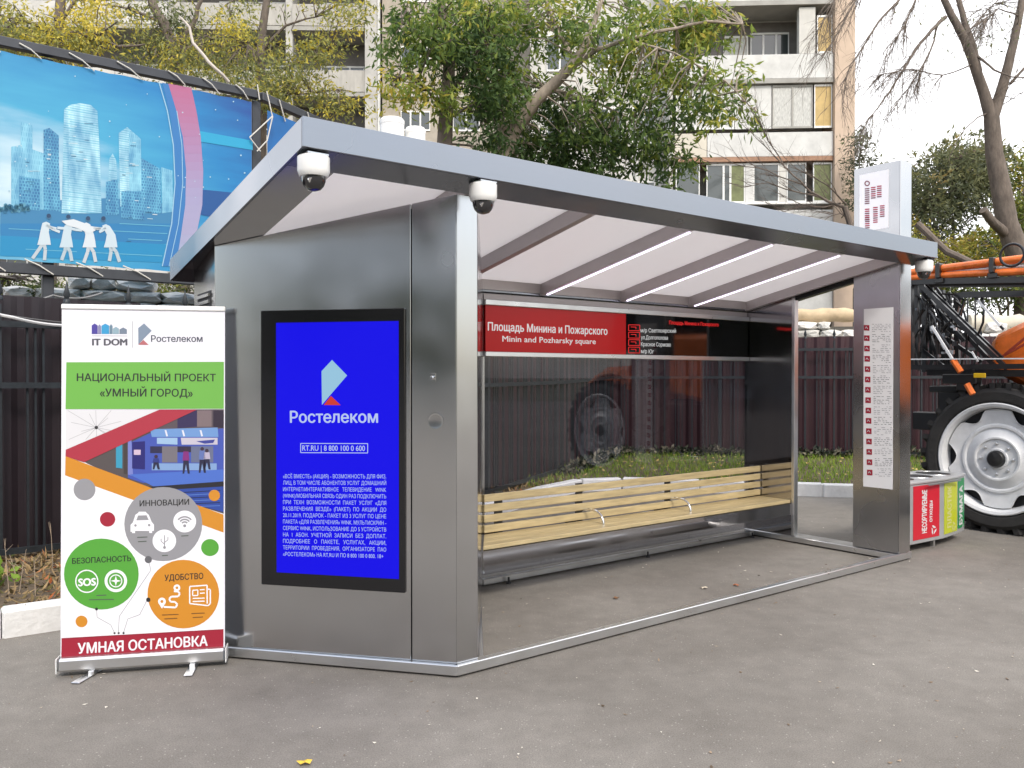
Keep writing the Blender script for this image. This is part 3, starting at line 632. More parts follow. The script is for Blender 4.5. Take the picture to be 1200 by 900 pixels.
# ------------------------------------------------------------ ground
def asphalt_mat():
    m = bpy.data.materials.new('asphalt'); m.use_nodes = True; nt = m.node_tree; b = nt.nodes['Principled BSDF']; N_ = nt.nodes.new; K = nt.links.new
    t = N_('ShaderNodeTexCoord')
    def noise(sc, de=8, ro=.6):
        n = N_('ShaderNodeTexNoise'); n.inputs['Scale'].default_value = sc; n.inputs['Detail'].default_value = de; n.inputs['Roughness'].default_value = ro; K(t.outputs['Object'], n.inputs['Vector']); return n
    n1 = noise(.5, 6); n2 = noise(6, 8, .7); n3 = noise(160, 3, .6); v = N_('ShaderNodeTexVoronoi'); v.inputs['Scale'].default_value = 90; K(t.outputs['Object'], v.inputs['Vector'])
    c1 = N_('ShaderNodeValToRGB'); c1.color_ramp.elements[0].position = .32; c1.color_ramp.elements[1].position = .66
    c1.color_ramp.elements[0].color = (.155, .142, .126, 1); c1.color_ramp.elements[1].color = (.236, .220, .198, 1); K(n1.outputs['Fac'], c1.inputs[0])
    c2 = N_('ShaderNodeMapRange'); c2.inputs[1].default_value = .3; c2.inputs[2].default_value = .7; c2.inputs[3].default_value = .86; c2.inputs[4].default_value = 1.12; K(n2.outputs['Fac'], c2.inputs[0])
    c3 = N_('ShaderNodeMapRange'); c3.inputs[1].default_value = .3; c3.inputs[2].default_value = .7; c3.inputs[3].default_value = .72; c3.inputs[4].default_value = 1.28; K(n3.outputs['Fac'], c3.inputs[0])
    mu = N_('ShaderNodeMath'); mu.operation = 'MULTIPLY'; K(c2.outputs[0], mu.inputs[0]); K(c3.outputs[0], mu.inputs[1])
    vm = N_('ShaderNodeVectorMath'); vm.operation = 'SCALE'; K(c1.outputs[0], vm.inputs[0]); K(mu.outputs[0], vm.inputs['Scale'])
    # pale aggregate showing through
    sp = N_('ShaderNodeSeparateColor'); K(v.outputs['Color'], sp.inputs[0]); gt = N_('ShaderNodeMath'); gt.operation = 'GREATER_THAN'; gt.inputs[1].default_value = .955; K(sp.outputs[0], gt.inputs[0])
    ds = N_('ShaderNodeMath'); ds.operation = 'LESS_THAN'; ds.inputs[1].default_value = .33; K(v.outputs['Distance'], ds.inputs[0]); m2 = N_('ShaderNodeMath'); m2.operation = 'MULTIPLY'; K(gt.outputs[0], m2.inputs[0]); K(ds.outputs[0], m2.inputs[1])
    m3 = N_('ShaderNodeMath'); m3.operation = 'MULTIPLY'; m3.inputs[1].default_value = .38; K(m2.outputs[0], m3.inputs[0])
    mi = N_('ShaderNodeMixRGB'); mi.inputs[2].default_value = (.55, .52, .48, 1); K(m3.outputs[0], mi.inputs[0]); K(vm.outputs[0], mi.inputs[1]); K(mi.outputs[0], b.inputs['Base Color'])
    b.inputs['Roughness'].default_value = .85; b.inputs['Specular IOR Level'].default_value = .25
    bn = N_('ShaderNodeBump'); bn.inputs['Strength'].default_value = .35; bn.inputs['Distance'].default_value = .006; K(n3.outputs['Fac'], bn.inputs['Height'])
    b2 = N_('ShaderNodeBump'); b2.inputs['Strength'].default_value = .08; b2.inputs['Distance'].default_value = .03; K(n2.outputs['Fac'], b2.inputs['Height']); K(bn.outputs[0], b2.inputs['Normal']); K(b2.outputs[0], b.inputs['Normal'])
    return m
MB().add([(-700, -700, -.03), (700, -700, -.03), (700, 900, -.03), (-700, 900, -.03)], [(0, 1, 2, 3)]).build('ground', pbr('far_ground', (.10, .10, .06), .9, vary=.3, vscale=.1), kind='structure')
MB().add([(-45, -32, 0), (45, -32, 0), (45, 60, 0), (-45, 60, 0)], [(0, 1, 2, 3)]).build('asphalt_yard', asphalt_mat(), kind='structure')
# kerb line (front foot of the kerb)
KL = [(-9.0, .85), (-5.6, 3.2), (-3.01, 4.97), (-2.55, 5.29), (-1.75, 6.45), (-.90, 7.9), (-.27, 9.15), (.45, 10.6), (.95, 11.35), (1.5, 11.5), (2.5, 11.25), (4.0, 10.85), (6.5, 10.4), (16, 9.2), (34, 7.4)]
def offset(P, d):
    out = []
    for i, p in enumerate(P):
        a = Vector(P[max(i - 1, 0)]); c = Vector(P[min(i + 1, len(P) - 1)]); t = (c - a).normalized(); n = Vector((-t.y, t.x)); out.append(tuple(Vector(p) + n * d))
    return out
KB = offset(KL, .15)
m_kerb = pbr('whitewashed_kerb', (.70, .70, .69), .75, vary=.12, vscale=6, bump=.3, bscale=30)
kerb = empty('kerb', I4); kerb['kind'] = 'structure'
def resample(P, step):
    out = [Vector(P[0])]; acc = 0
    for a, b in zip(P[:-1], P[1:]):
        a = Vector(a); b = Vector(b); l = (b - a).length; n = max(1, round(l / step))
        for k in range(1, n + 1): out.append(a.lerp(b, k / n))
    return out
KR = resample(KL, 1.0)
for a, b in zip(KR[:-1], KR[1:]):
    d = (b - a).normalized(); n = Vector((-d.y, d.x)); a2 = a + d * .003; b2 = b - d * .003
    j = rnd.uniform(-.004, .004)
    MB().prism([tuple(v) for v in (a2, b2, b2 + n * .14, a2 + n * .14)], -.02, .165 + j).build('kerb_stone', m_kerb, kerb, bevel=.014)
# verge behind the kerb, rising into the slope behind
def verge_h(x, y):
    h = .135
    # distance behind the kerb line approx
    d = kd(x, y); h += min(max(d - .3, 0), 3) * .03
    if y > 16: h += (1 - math.exp(-(y - 16) / 14)) * 3.6 * (1 / (1 + math.exp(-(x - 6) / 4)))
    return h
def kd(x, y):
    best = 1e9
    for a, b in zip(KL[:-1], KL[1:]):
        a = Vector(a); b = Vector(b); q = b - a; p = Vector((x, y)) - a; u = max(0, min(1, p.dot(q) / q.dot(q))); best = min(best, (p - q * u).length)
    return best
vm_ = MB(); KRB = [Vector(p) for p in offset([tuple(p) for p in KR], .12)]; nk = len(KRB); dist = [0, .25, .6, 1.2, 2, 3, 4.5, 7, 11, 17, 26, 40, 60]
dirs = []
for i in range(nk):
    f = i / (nk - 1); ang = rad(135 + (88 - 135) * min(1, f * 1.25)); dirs.append(Vector((math.cos(ang), math.sin(ang))))
for i in range(nk):
    for d in dist:
        p = KRB[i] + dirs[i] * d; vm_.v.append((p.x, p.y, verge_h(p.x, p.y) + (rnd.uniform(-.012, .012) if d > .2 else 0)))
nd = len(dist)
for i in range(nk - 1):
    for j in range(nd - 1): vm_.f.append((i * nd + j, (i + 1) * nd + j, (i + 1) * nd + j + 1, i * nd + j + 1))
m_soil = pbr('verge_soil', (.10, .075, .05), .95, vary=.45, vscale=7, bump=.8, bscale=22)
vm_.build('verge', m_soil, kind='structure', smooth=True)

# ---- scatter helpers (numpy): leaf-like faces
def leafmesh(name, C, D, Nn, Ln, Wd, tint, mat, parent=None, kind=None, fold=.25, **k):
    """one pointed leaf (2 triangles pairs, folded) per row: centre C, long axis D, normal Nn"""
    C = np.asarray(C, float); D = np.asarray(D, float); Nn = np.asarray(Nn, float); n = len(C)
    D /= np.linalg.norm(D, axis=1)[:, None] + 1e-9
    Sx = np.cross(D, Nn); Sx /= np.linalg.norm(Sx, axis=1)[:, None] + 1e-9; Up = np.cross(Sx, D)
    Ln = np.broadcast_to(Ln, (n,))[:, None]; Wd = np.broadcast_to(Wd, (n,))[:, None]
    v = np.stack([C, C + D * Ln * .45 + Sx * Wd * .5 - Up * Wd * fold, C + D * Ln, C + D * Ln * .45 - Sx * Wd * .5 - Up * Wd * fold], 1).reshape(-1, 3)
    me = bpy.data.meshes.new(name); me.vertices.add(4 * n); me.vertices.foreach_set('co', v.ravel())
    b = np.arange(n) * 4; f = np.stack([b, b + 1, b + 2, b, b + 2, b + 3], 1).ravel()
    me.loops.add(6 * n); me.loops.foreach_set('vertex_index', f.astype(np.int32)); me.polygons.add(2 * n)
    me.polygons.foreach_set('loop_start', np.arange(2 * n, dtype=np.int32) * 3); me.polygons.foreach_set('loop_total', np.full(2 * n, 3, np.int32))
    at_ = me.attributes.new('tint', 'FLOAT', 'POINT'); at_.data.foreach_set('value', np.repeat(np.asarray(tint, float), 4))
    me.update(); me.validate(); me.materials.append(mat)
    o = bpy.data.objects.new(name, me); COL.objects.link(o); put(o, parent, I4)
    return tag(o, k.get('label'), k.get('cat'), k.get('group'), kind)
R = np.random.default_rng(11)
m_grass = ramp_mat('grass_blades', [(0, (.08, .15, .015)), (.45, (.19, .31, .035)), (.75, (.31, .39, .06)), (1, (.34, .27, .10))], .6, .3)
def pick_verge(n, x0, x1, dmax, dmin=.0):
    out = []
    KA = [p for p in KRB if x0 - 1 < p.x < x1 + 1]
    while len(out) < n:
        i = rnd.randrange(nk - 1); f = rnd.random(); p = KRB[i].lerp(KRB[i + 1], f) + dirs[i].lerp(dirs[i + 1], f) * rnd.uniform(dmin, dmax)
        if x0 < p.x < x1: out.append((p.x, p.y, verge_h(p.x, p.y) - .005))
    return np.array(out)
C = pick_verge(16000, .2, 12, 4.2); n = len(C)
D = np.stack([R.normal(0, .35, n), R.normal(0, .35, n), np.ones(n)], 1)
pt = np.sin(C[:, 0] * 2.1) * np.cos(C[:, 1] * 1.7) * .18
leafmesh('grass', C, D, R.normal(0, 1, (n, 3)), R.uniform(.05, .12, n), .012, np.clip(R.normal(.42, .2, n) + pt, 0, 1), m_grass, kind='stuff', fold=0)
m_dry = ramp_mat('dry_litter', [(0, (.05, .10, .015)), (.25, (.16, .12, .05)), (.6, (.30, .21, .11)), (.85, (.42, .30, .15)), (1, (.42, .12, .04))], .8, .2)
C = pick_verge(15000, -7, 1.0, 2.2); n = len(C)
D = np.stack([R.normal(0, 1, n), R.normal(0, 1, n), np.abs(R.normal(0, .5, n))], 1)
leafmesh('dry_weeds', C, D, np.stack([R.normal(0, .5, n), R.normal(0, .5, n), np.ones(n)], 1), R.uniform(.03, .11, n), R.uniform(.006, .03, n), np.clip(R.normal(.5, .25, n), 0, 1), m_dry, kind='stuff')
C = pick_verge(500, .3, 12, 3.4); n = len(C); C[:, 2] += .05
leafmesh('fallen_leaves', C, R.normal(0, 1, (n, 3)) * [1, 1, .2], np.stack([R.normal(0, .3, n), R.normal(0, .3, n), np.ones(n)], 1), R.uniform(.04, .08, n), .04, np.clip(R.normal(.75, .15, n), 0, 1), ramp_mat('fallen_leaf', [(0, (.30, .16, .04)), (.5, (.45, .30, .06)), (1, (.62, .50, .22))], .7, .2), kind='stuff')
# upright dry stalks and a little green plant by the kerb
st = MB()
for k in range(46):
    x = rnd.uniform(-4.3, -2.6); y = 5.45 + (x + 3.0) * .7 + rnd.uniform(-.05, .75); z = verge_h(x, y); h = rnd.uniform(.12, .42); dx = rnd.uniform(-.12, .12); dy = rnd.uniform(-.08, .08)
    st.tube([(x, y, z), (x + dx * .5, y + dy * .5, z + h * .6), (x + dx, y + dy, z + h)], [.003, .0025, .0012], 4)
    for q in range(3):
        f = rnd.uniform(.4, .9); st.tube([(x + dx * f, y + dy * f, z + h * f), (x + dx * f + rnd.uniform(-.06, .06), y + dy * f, z + h * f + rnd.uniform(.03, .09))], [.002, .001], 4)
st.build('dry_stalks', pbr('dry_stalk', (.34, .27, .20), .8), kind='stuff')
C = np.array([(-3.55 + R.normal(0, .12), 5.55 + R.normal(0, .08), .17 + abs(R.normal(0, .06))) for _ in range(130)])
leafmesh('nettle_clump', C, R.normal(0, 1, (130, 3)) + [0, 0, .5], np.stack([R.normal(0, .5, 130), R.normal(0, .5, 130) - .4, np.ones(130)], 1), R.uniform(.05, .10, 130), R.uniform(.03, .05, 130), R.uniform(.1, .6, 130), m_grass, label='small green weed with broad leaves between the white kerb and the dark fence', cat='weed')
# litter on the asphalt
n = 900; C = np.stack([R.uniform(-3.2, 7.5, n), R.uniform(2.0, 9.5, n), np.full(n, .006)], 1)
leafmesh('leaf_litter', C, R.normal(0, 1, (n, 3)) * [1, 1, .08], np.stack([R.normal(0, .25, n), R.normal(0, .25, n), np.ones(n)], 1), R.uniform(.006, .03, n), R.uniform(.004, .016, n), R.uniform(0, 1, n), ramp_mat('litter', [(0, (.10, .07, .045)), (.4, (.30, .22, .15)), (.7, (.55, .50, .42)), (1, (.70, .66, .58))], .8, 0), kind='stuff')
for k, (px, py, s, lab) in enumerate(((357, 896, .034, 'yellow fallen leaf on the asphalt at the bottom edge of the picture'), (722, 702, .03, 'small brown fallen leaf on the asphalt in front of the shelter'), (825, 690, .035, 'pale curled fallen leaf lying on open asphalt in front of the shelter'), (863, 687, .03, 'reddish scrap of leaf near the front base beam'))):
    q = on(I4, px, py); v = MB()
    pts = [(s * math.cos(a) * (1 if i % 2 else .62), s * .75 * math.sin(a) * (1 if i % 2 else .62)) for i, a in enumerate([j * math.pi / 5 for j in range(10)])]
    v.add([(0, 0, .012)] + [(x_, y_, .004 + .012 * abs(math.sin(i))) for i, (x_, y_) in enumerate(pts)], [(0, i + 1, (i + 1) % 10 + 1) for i in range(10)])
    v.build('fallen_leaf', pbr('leaf_colour', ((.62, .42, .04), (.20, .10, .04), (.55, .48, .38), (.35, .12, .05))[k], .6, vary=.2), None, T3(q[0], q[1], 0, k), label=lab, cat='leaf', group='single leaves on the asphalt')

# ------------------------------------------------------------ fences
FL = [(-8.6, 2.6), (-3.84, 6.33), (-2.2, 7.75), (-.3, 9.9), (1.75, 14.6), (5.15, 14.0), (18, 12.6)]
m_iron = pbr('fence_iron', (.022, .027, .032), .45, .3, vary=.3, vscale=12)
m_sheetmetal = pbr('maroon_sheet', (.040, .016, .021), .38, 0, vary=.15, vscale=2)
m_sheetdark = pbr('plum_sheet', (.020, .014, .018), .38, 0, vary=.2, vscale=2)
fence = empty('iron_fence', T3(-3.84, 6.33, .17), 'dark iron picket fence with finials and double rails standing in front of the maroon sheets', 'fence')
sheet_f = empty('sheet_fence', T3(-3.8, 6.5, .17), 'maroon corrugated sheet fence behind the iron pickets', 'fence')
finial = None; pick = None
def lens(P):
    o = [0]
    for a, b in zip(P[:-1], P[1:]): o.append(o[-1] + (Vector(b) - Vector(a)).length)
    return o
LN = lens(FL)
def along(d, P=FL, Lc=LN):
    for i in range(len(P) - 1):
        if d <= Lc[i + 1] or i == len(P) - 2:
            a = Vector(P[i]); b = Vector(P[i + 1]); q = (b - a).normalized(); return a + q * (d - Lc[i]), q
pitch = .46; d = LN[1] - 4 * pitch; k = 0; posts = []
while d < min(LN[-1], LN[4] + 14):
    p, q = along(d); z = verge_h(p.x, p.y); R3 = T3(p.x, p.y, z, math.atan2(q.y, q.x))
    if k % 5 == 0:
        if k == 0: post = MB().box(-.03, .03, -.03, .03, -.15, 1.95).build('fence_post', m_iron, fence, R3, bevel=.004)
        else: again(post, fence, R3)
    else:
        if k == 1: tallp = MB().box(-.014, .014, -.014, .014, .03, 1.92).build('tall_picket', m_iron, fence, R3)
        else: again(tallp, fence, R3)
    if k == 0: fin = MB().lathe([(.026, 1.95), (.026, 1.97), (.014, 1.985), (.026, 2.02), (.010, 2.08), (.001, 2.13)], 8).build('finial', m_iron, fence, R3, smooth=True)
    else: again(fin, fence, R3)
    for j in (.40, .52, .64):
        p2, q2 = along(d + pitch * j); M2 = T3(p2.x, p2.y, verge_h(p2.x, p2.y), math.atan2(q2.y, q2.x))
        if pick is None: pick = MB().box(-.008, .008, -.008, .008, .03, 1.80).build('picket', m_iron, fence, M2)
        else: again(pick, fence, M2)
    d += pitch; k += 1
def strip(name, P, z, w, h, off, mat, parent, dz=0):
    Q = offset(P, off)
    for a, b in zip(Q[:-1], Q[1:]):
        va = Vector((*a, verge_h(*a) + z)); vb = Vector((*b, verge_h(*b) + z)); MB().bar(va, vb, w, h).build(name, mat, parent)
dense = [tuple(p) for p in resample(FL, 2.4)]
for z in (.06, 1.31, 1.77): strip('rail', dense, z, .03, .045, -.032, m_iron, fence)
# corrugated sheets
SFp = offset(FL, .14); SLn = lens(SFp)
d = .2; k = 0
while d < min(SLn[-1] - 1.2, SLn[4] + 14):
    n_ = 6; pts = []; mb = MB(); wv = 1.15; vs = []
    for i in range(n_ * 4 + 1):
        f = i / (n_ * 4); p, q = along(d + wv * f, SFp, SLn); nrm = Vector((-q.y, q.x)); ph = i % 4; o_ = .0 if ph in (0, 3) else .028
        pp_ = p + nrm * (o_ + (.004 if k % 2 else 0)); z = verge_h(p.x, p.y); vs += [(pp_.x, pp_.y, z - .03), (pp_.x, pp_.y, z + 1.97 + (k % 3) * .012)]
    mb.add(vs, [(2 * i, 2 * i + 2, 2 * i + 3, 2 * i + 1) for i in range(n_ * 4)])
    pm, _q = along(d, SFp, SLn)
    mb.build('sheet_panel', m_sheetdark if pm.y < 9.5 else m_sheetmetal, sheet_f); d += wv; k += 1
# cables hanging on the fence
def sag(a, b, s, n=14):
    a = Vector(a); b = Vector(b); return [a.lerp(b, i / n) + Vector((0, 0, -s * 4 * (i / n) * (1 - i / n))) for i in range(n + 1)]
cb = MB(); fz = 6.2
A = [at(-60, 352, 5.6), at(0, 369, 6.1), at(15, 372, 6.15)]; 
cb.tube(A + sag(at(15, 372, 6.15), at(120, 378, 6.9), .04), .012, 6)
cb.build('cable', pbr('pale_cable', (.55, .55, .55), .5), smooth=True, label='thick pale cable sagging along the top rail of the fence beside the banner', cat='cable')
MB().tube(sag(at(13, 370, 6.15), at(125, 380, 6.95), .015), .005, 5).build('cable', pbr('dark_cable', (.10, .10, .10), .6), smooth=True, label='thin dark wire stretched just above the thick pale cable on the fence', cat='cable')
MB().tube(sag(at(-10, 347, 7.2), at(62, 346, 7.6), .05) + sag(at(62, 346, 7.6), at(120, 343, 8.0), .04)[1:], .009, 6).build('cable', pbr('grey_cable', (.20, .20, .20), .6), smooth=True, label='grey cable draped over the top of the sheet fence under the billboard', cat='cable')

# ------------------------------------------------------------ stone wall behind the fence
m_stone = [pbr('limestone_%d' % i, c, .9, vary=.22, vscale=5, bump=.7, bscale=14) for i, c in enumerate(((.66, .65, .61), (.55, .54, .50), (.72, .70, .66)))]
def stone_mesh(seed):
    r_ = random.Random(seed); bm = bmesh.new(); bmesh.ops.create_icosphere(bm, subdivisions=2, radius=.5)
    for v in bm.verts:
        c = v.co; m_ = max(abs(c.x), abs(c.y), abs(c.z)); v.co = c * (.5 / m_ * .8 + .2) + Vector((r_.uniform(-.05, .05), r_.uniform(-.05, .05), r_.uniform(-.05, .05)))
    me = bpy.data.meshes.new('stone'); bm.to_mesh(me); bm.free(); return me
protos = []
for i in range(6):
    me = stone_mesh(i); me.materials.append(m_stone[i % 3]); protos.append(me)
def stone_wall(P, zbase, ztops, label, wz=.17, parent_name='stone_wall'):
    Lc = lens(P); w = empty(parent_name, T3(P[0][0], P[0][1], 0), label, 'wall')
    Q = [Vector(p) for p in P]
    for a, b in zip(Q[:-1], Q[1:]):
        dd = (b - a).normalized(); nn = Vector((-dd.y, dd.x)); MB().prism([tuple(v) for v in (a + nn * .12, b + nn * .12, b + nn * .5, a + nn * .5)], 0, min(ztops) - .05).build('mortar_core', pbr('mortar', (.20, .19, .17), .95, vary=.2), w)
    row = 0; z = zbase
    while z < max(ztops):
        h = rnd.uniform(.9, 1.15) * wz; d = rnd.uniform(0, .2)
        while d < Lc[-1] - .1:
            l = rnd.uniform(.22, .52); p, q = along(min(d + l / 2, Lc[-1]), P, Lc); f = d / Lc[-1]
            zt = ztops[0] + (ztops[-1] - ztops[0]) * f + .08 * math.sin(d * 2.3)
            if z + h * .5 < zt:
                o = bpy.data.objects.new('stone', rnd.choice(protos)); COL.objects.link(o)
                M = T3(p.x, p.y, z + h / 2, math.atan2(q.y, q.x) + rnd.uniform(-.06, .06)) @ Matrix.Rotation(rnd.choice((0, math.pi)), 4, 'X') @ Matrix.Diagonal((l * 1.02, .42, h * 1.06, 1))
                put(o, w, M)
            d += l
        z += h
    return w
lightened_ = pbr('limestone_lightened', (.80, .78, .73), .9, vary=.18, vscale=5, bump=.3, bscale=14)  # same limestone, extra light put into its colour against the shade here
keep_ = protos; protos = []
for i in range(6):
    me = stone_mesh(20 + i); me.materials.append(lightened_); protos.append(me)
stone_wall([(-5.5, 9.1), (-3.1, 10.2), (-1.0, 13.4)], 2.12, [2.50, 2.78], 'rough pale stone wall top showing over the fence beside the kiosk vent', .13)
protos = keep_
stone_wall([(4.2, 16.2), (7.6, 15.9)], 1.75, [2.55, 2.55], 'pale rubble stone wall behind the maroon fence, seen through the shelter opening')
stone_wall([(7.7, 15.2), (13.5, 14.4)], 1.45, [2.35, 2.2], 'pale rubble stone wall behind the orange sprayer')
m_tarp = pbr('tan_tarp', (.52, .40, .25), .7, vary=.2, vscale=5, bump=.6, bscale=8)
def rolled(a, b, r, label, mat):
    pts = [Vector(a).lerp(Vector(b), i / 16) + Vector((0, rnd.uniform(-.02, .02), rnd.uniform(-.025, .025))) for i in range(17)]
    return MB().tube(pts, [r * rnd.uniform(.85, 1.12) for _ in pts], 12).build('rolled_tarp', mat, smooth=True, label=label, cat='tarpaulin', group='tarpaulins on the stone walls')
rolled((4.3, 16.2, 2.70), (7.5, 15.9, 2.72), .13, 'tan rolled tarpaulin lying on the stone wall seen through the shelter opening', m_tarp)
rolled((8.2, 15.2, 2.50), (10.1, 14.9, 2.48), .16, 'pale rolled tarpaulin on the wall behind the black boom frame of the sprayer', pbr('pale_tarp', (.55, .50, .40), .7, vary=.15, vscale=4))
rolled((10.4, 14.95, 2.44), (13.2, 14.5, 2.48), .2, 'white crumpled tarpaulin on the wall behind the orange tank', pbr('white_tarp', (.70, .68, .62), .7, vary=.15, vscale=4))

# ------------------------------------------------------------ billboard
BP = plane(W(-1.4, 5.5, 0), U)
m_frame = pbr('billboard_frame', (.05, .053, .06), .4, .4, vary=.2)
bill = empty('billboard', BP, 'large blue billboard with a city skyline print laced to a dark steel frame', 'billboard')
def bpx(px, py): return on(BP, px, py)
x0, zt0 = bpx(-170, 28); x1, zt1 = bpx(303, 108); _, zb0 = bpx(0, 314); _, zb1 = bpx(196, 325)
ztr = (bpx(0, 50)[1] + bpx(240, 96)[1]) / 2; zbr = (zb0 + zb1) / 2
MB().box(x0, x1, ztr - .045, ztr + .045, -.06, .02).build('top_rail', m_frame, bill, BP, bevel=.006)
MB().box(x0, x1 + .03, zbr - .05, zbr + .05, -.06, .02).build('bottom_rail', m_frame, bill, BP, bevel=.006)
for xx in (x0 + .5, (x0 + x1) / 2 - .3, x1): MB().box(xx - .05, xx + .05, 0, ztr - .05, -.14, -.061).build('post', m_frame, bill, BP, bevel=.006)
m_blue = bpy.data.materials.new('billboard_print'); m_blue.use_nodes = True; nt = m_blue.node_tree; b = nt.nodes['Principled BSDF']; b.inputs['Roughness'].default_value = .45
t = nt.nodes.new('ShaderNodeTexCoord'); mm = nt.nodes.new('ShaderNodeMapping'); gx_, gz_ = bpx(30, 215)
mm.vector_type = 'POINT'; mm.inputs['Location'].default_value = (-gx_ * .36, -gz_ * .5, 0); mm.inputs['Scale'].default_value = (.36, .5, 1)
gr = nt.nodes.new('ShaderNodeTexGradient'); gr.gradient_type = 'SPHERICAL'; r = nt.nodes.new('ShaderNodeValToRGB'); e = r.color_ramp.elements
e[0].position = 0; e[0].color = (*[x * .55 for x in lin((6, 84, 176))], 1); e[1].position = 1; e[1].color = (*[x * .72 for x in lin((225, 245, 252))], 1)
for p_, c_ in ((.28, (14, 140, 208)), (.62, (70, 182, 226))): q = e.new(p_); q.color = (*[x * .64 for x in lin(c_)], 1)
nn = nt.nodes.new('ShaderNodeTexNoise'); nn.inputs['Scale'].default_value = 2.2; nn.inputs['Detail'].default_value = 6
ms = nt.nodes.new('ShaderNodeMapping'); ms.inputs['Scale'].default_value = (.6, 3, 1)
ad = nt.nodes.new('ShaderNodeMath'); ad.operation = 'MULTIPLY_ADD'; ad.inputs[1].default_value = .35
ad0 = nt.nodes.new('ShaderNodeMath'); ad0.operation = 'SUBTRACT'; ad0.inputs[1].default_value = .5
nt.links.new(t.outputs['Object'], mm.inputs[0]); nt.links.new(t.outputs['Object'], ms.inputs[0]); nt.links.new(mm.outputs[0], gr.inputs[0]); nt.links.new(ms.outputs[0], nn.inputs['Vector']); nt.links.new(nn.outputs['Fac'], ad0.inputs[0])
nt.links.new(ad0.outputs[0], ad.inputs[0]); nt.links.new(gr.outputs['Fac'], ad.inputs[2]); nt.links.new(ad.outputs[0], r.inputs[0]); nt.links.new(r.outputs[0], b.inputs['Base Color'])
xs, _ = bpx(295, 200); zT = ztr - .13; zB = zbr + .11
ns = 30; vs = []
for i in range(ns + 1):
    f = i / ns; x = x0 + .1 + (xs - x0 - .1) * f; sc_ = 0
    vs += [(x, zB - .03 - .008 * abs(math.sin(f * 28)), 0), (x, zT + .03 + .012 * abs(math.sin(f * 28)), 0)]
tarp = MB().add(vs, [(2 * i, 2 * i + 2, 2 * i + 3, 2 * i + 1) for i in range(ns)]).build('printed_tarp', m_blue, bill, BP, smooth=True)
P = Print(BP, tarp, .0004, .0012)
def gridmat(name, c1, c2, sx, sy):
    m = bpy.data.materials.new(name); m.use_nodes = True; nt = m.node_tree; b = nt.nodes['Principled BSDF']; b.inputs['Roughness'].default_value = .45
    t = nt.nodes.new('ShaderNodeTexCoord'); k = nt.nodes.new('ShaderNodeTexBrick'); k.offset = 0.35; k.inputs['Scale'].default_value = 1; k.inputs['Brick Width'].default_value = sx; k.inputs['Row Height'].default_value = sy; k.inputs['Mortar Size'].default_value = sy * .16
    c1 = tuple(v * .88 for v in c1); c2 = tuple(v * .88 for v in c2)
    k.inputs['Color1'].default_value = (*lin(c1), 1); k.inputs['Color2'].default_value = (*[(a + b_) / 2 for a, b_ in zip(lin(c1), lin(c2))], 1); k.inputs['Mortar'].default_value = (*lin(c2), 1)
    n = nt.nodes.new('ShaderNodeTexNoise'); n.inputs['Scale'].default_value = 5; n.inputs['Detail'].default_value = 6; mpv = nt.nodes.new('ShaderNodeMapping'); mpv.inputs['Scale'].default_value = (2.2, .6, 1)
    nt.links.new(t.outputs['Object'], mpv.inputs[0]); nt.links.new(mpv.outputs[0], n.inputs['Vector'])
    rr = nt.nodes.new('ShaderNodeValToRGB'); rr.color_ramp.elements[0].position = .35; rr.color_ramp.elements[0].color = (.42, .62, .78, 1); rr.color_ramp.elements[1].position = .66; rr.color_ramp.elements[1].color = (1.25, 1.2, 1.15, 1)
    mm_ = nt.nodes.new('ShaderNodeMixRGB'); mm_.blend_type = 'MULTIPLY'; mm_.inputs[0].default_value = 1
    nt.links.new(n.outputs['Fac'], rr.inputs[0]); nt.links.new(k.outputs['Color'], mm_.inputs[1]); nt.links.new(rr.outputs[0], mm_.inputs[2])
    nt.links.new(t.outputs['Object'], k.inputs['Vector']); nt.links.new(mm_.outputs[0], b.inputs['Base Color']); return m
g1 = gridmat('tower_light', (120, 190, 215), (185, 225, 238), .9, .022); g2 = gridmat('tower_dark', (40, 118, 168), (100, 175, 208), .024, .03); g3 = gridmat('tower_mid', (95, 172, 208), (140, 203, 226), .02, .05)
P.poly('printed_haze', [(0, 245), (60, 235), (130, 232), (205, 240), (212, 262), (120, 268), (0, 262)], ink((60, 140, 190)), 1)
P.poly('printed_water', [(0, 262), (208, 262), (205, 285), (120, 290), (0, 280)], ink((35, 135, 195)), 2)
P.poly('printed_water', [(0, 276), (205, 287), (196, 308), (90, 304), (0, 300)], ink((15, 150, 205)), 3)
P.poly('printed_tower', [(13, 172), (24, 170), (24, 143), (38, 147), (38, 175), (52, 180), (52, 246), (13, 243)], g3, 2)
P.poly('printed_tower', [(51, 152), (58, 150), (69, 159), (69, 190), (71, 248), (51, 246)], g2, 3)
P.poly('printed_tower', [(22, 206), (47, 210), (47, 247), (22, 244)], g2, 4)
P.poly('printed_tower', [(75, 128), (82, 123), (94, 121), (106, 123), (114, 130), (117, 180), (119, 250), (72, 250), (74, 175)], g1, 5)
P.poly('printed_tower', [(139, 156), (149, 149), (165, 163), (165, 190), (166, 245), (141, 242)], g1, 3)
P.poly('printed_tower', [(151, 152), (165, 163), (166, 245), (152, 243)], g3, 4)
P.poly('printed_tower', [(165, 185), (188, 198), (189, 250), (166, 250)], g2, 5); P.poly('printed_tower', [(189, 196), (202, 200), (203, 248), (190, 250)], g3, 4)
P.poly('printed_tower', [(124, 213), (138, 210), (139, 252), (124, 252)], g2, 6); P.poly('printed_tower', [(142, 224), (168, 224), (169, 258), (142, 256)], g2, 7); P.poly('printed_tower', [(128, 186), (132, 180), (136, 188), (137, 210), (127, 212)], g1, 5)
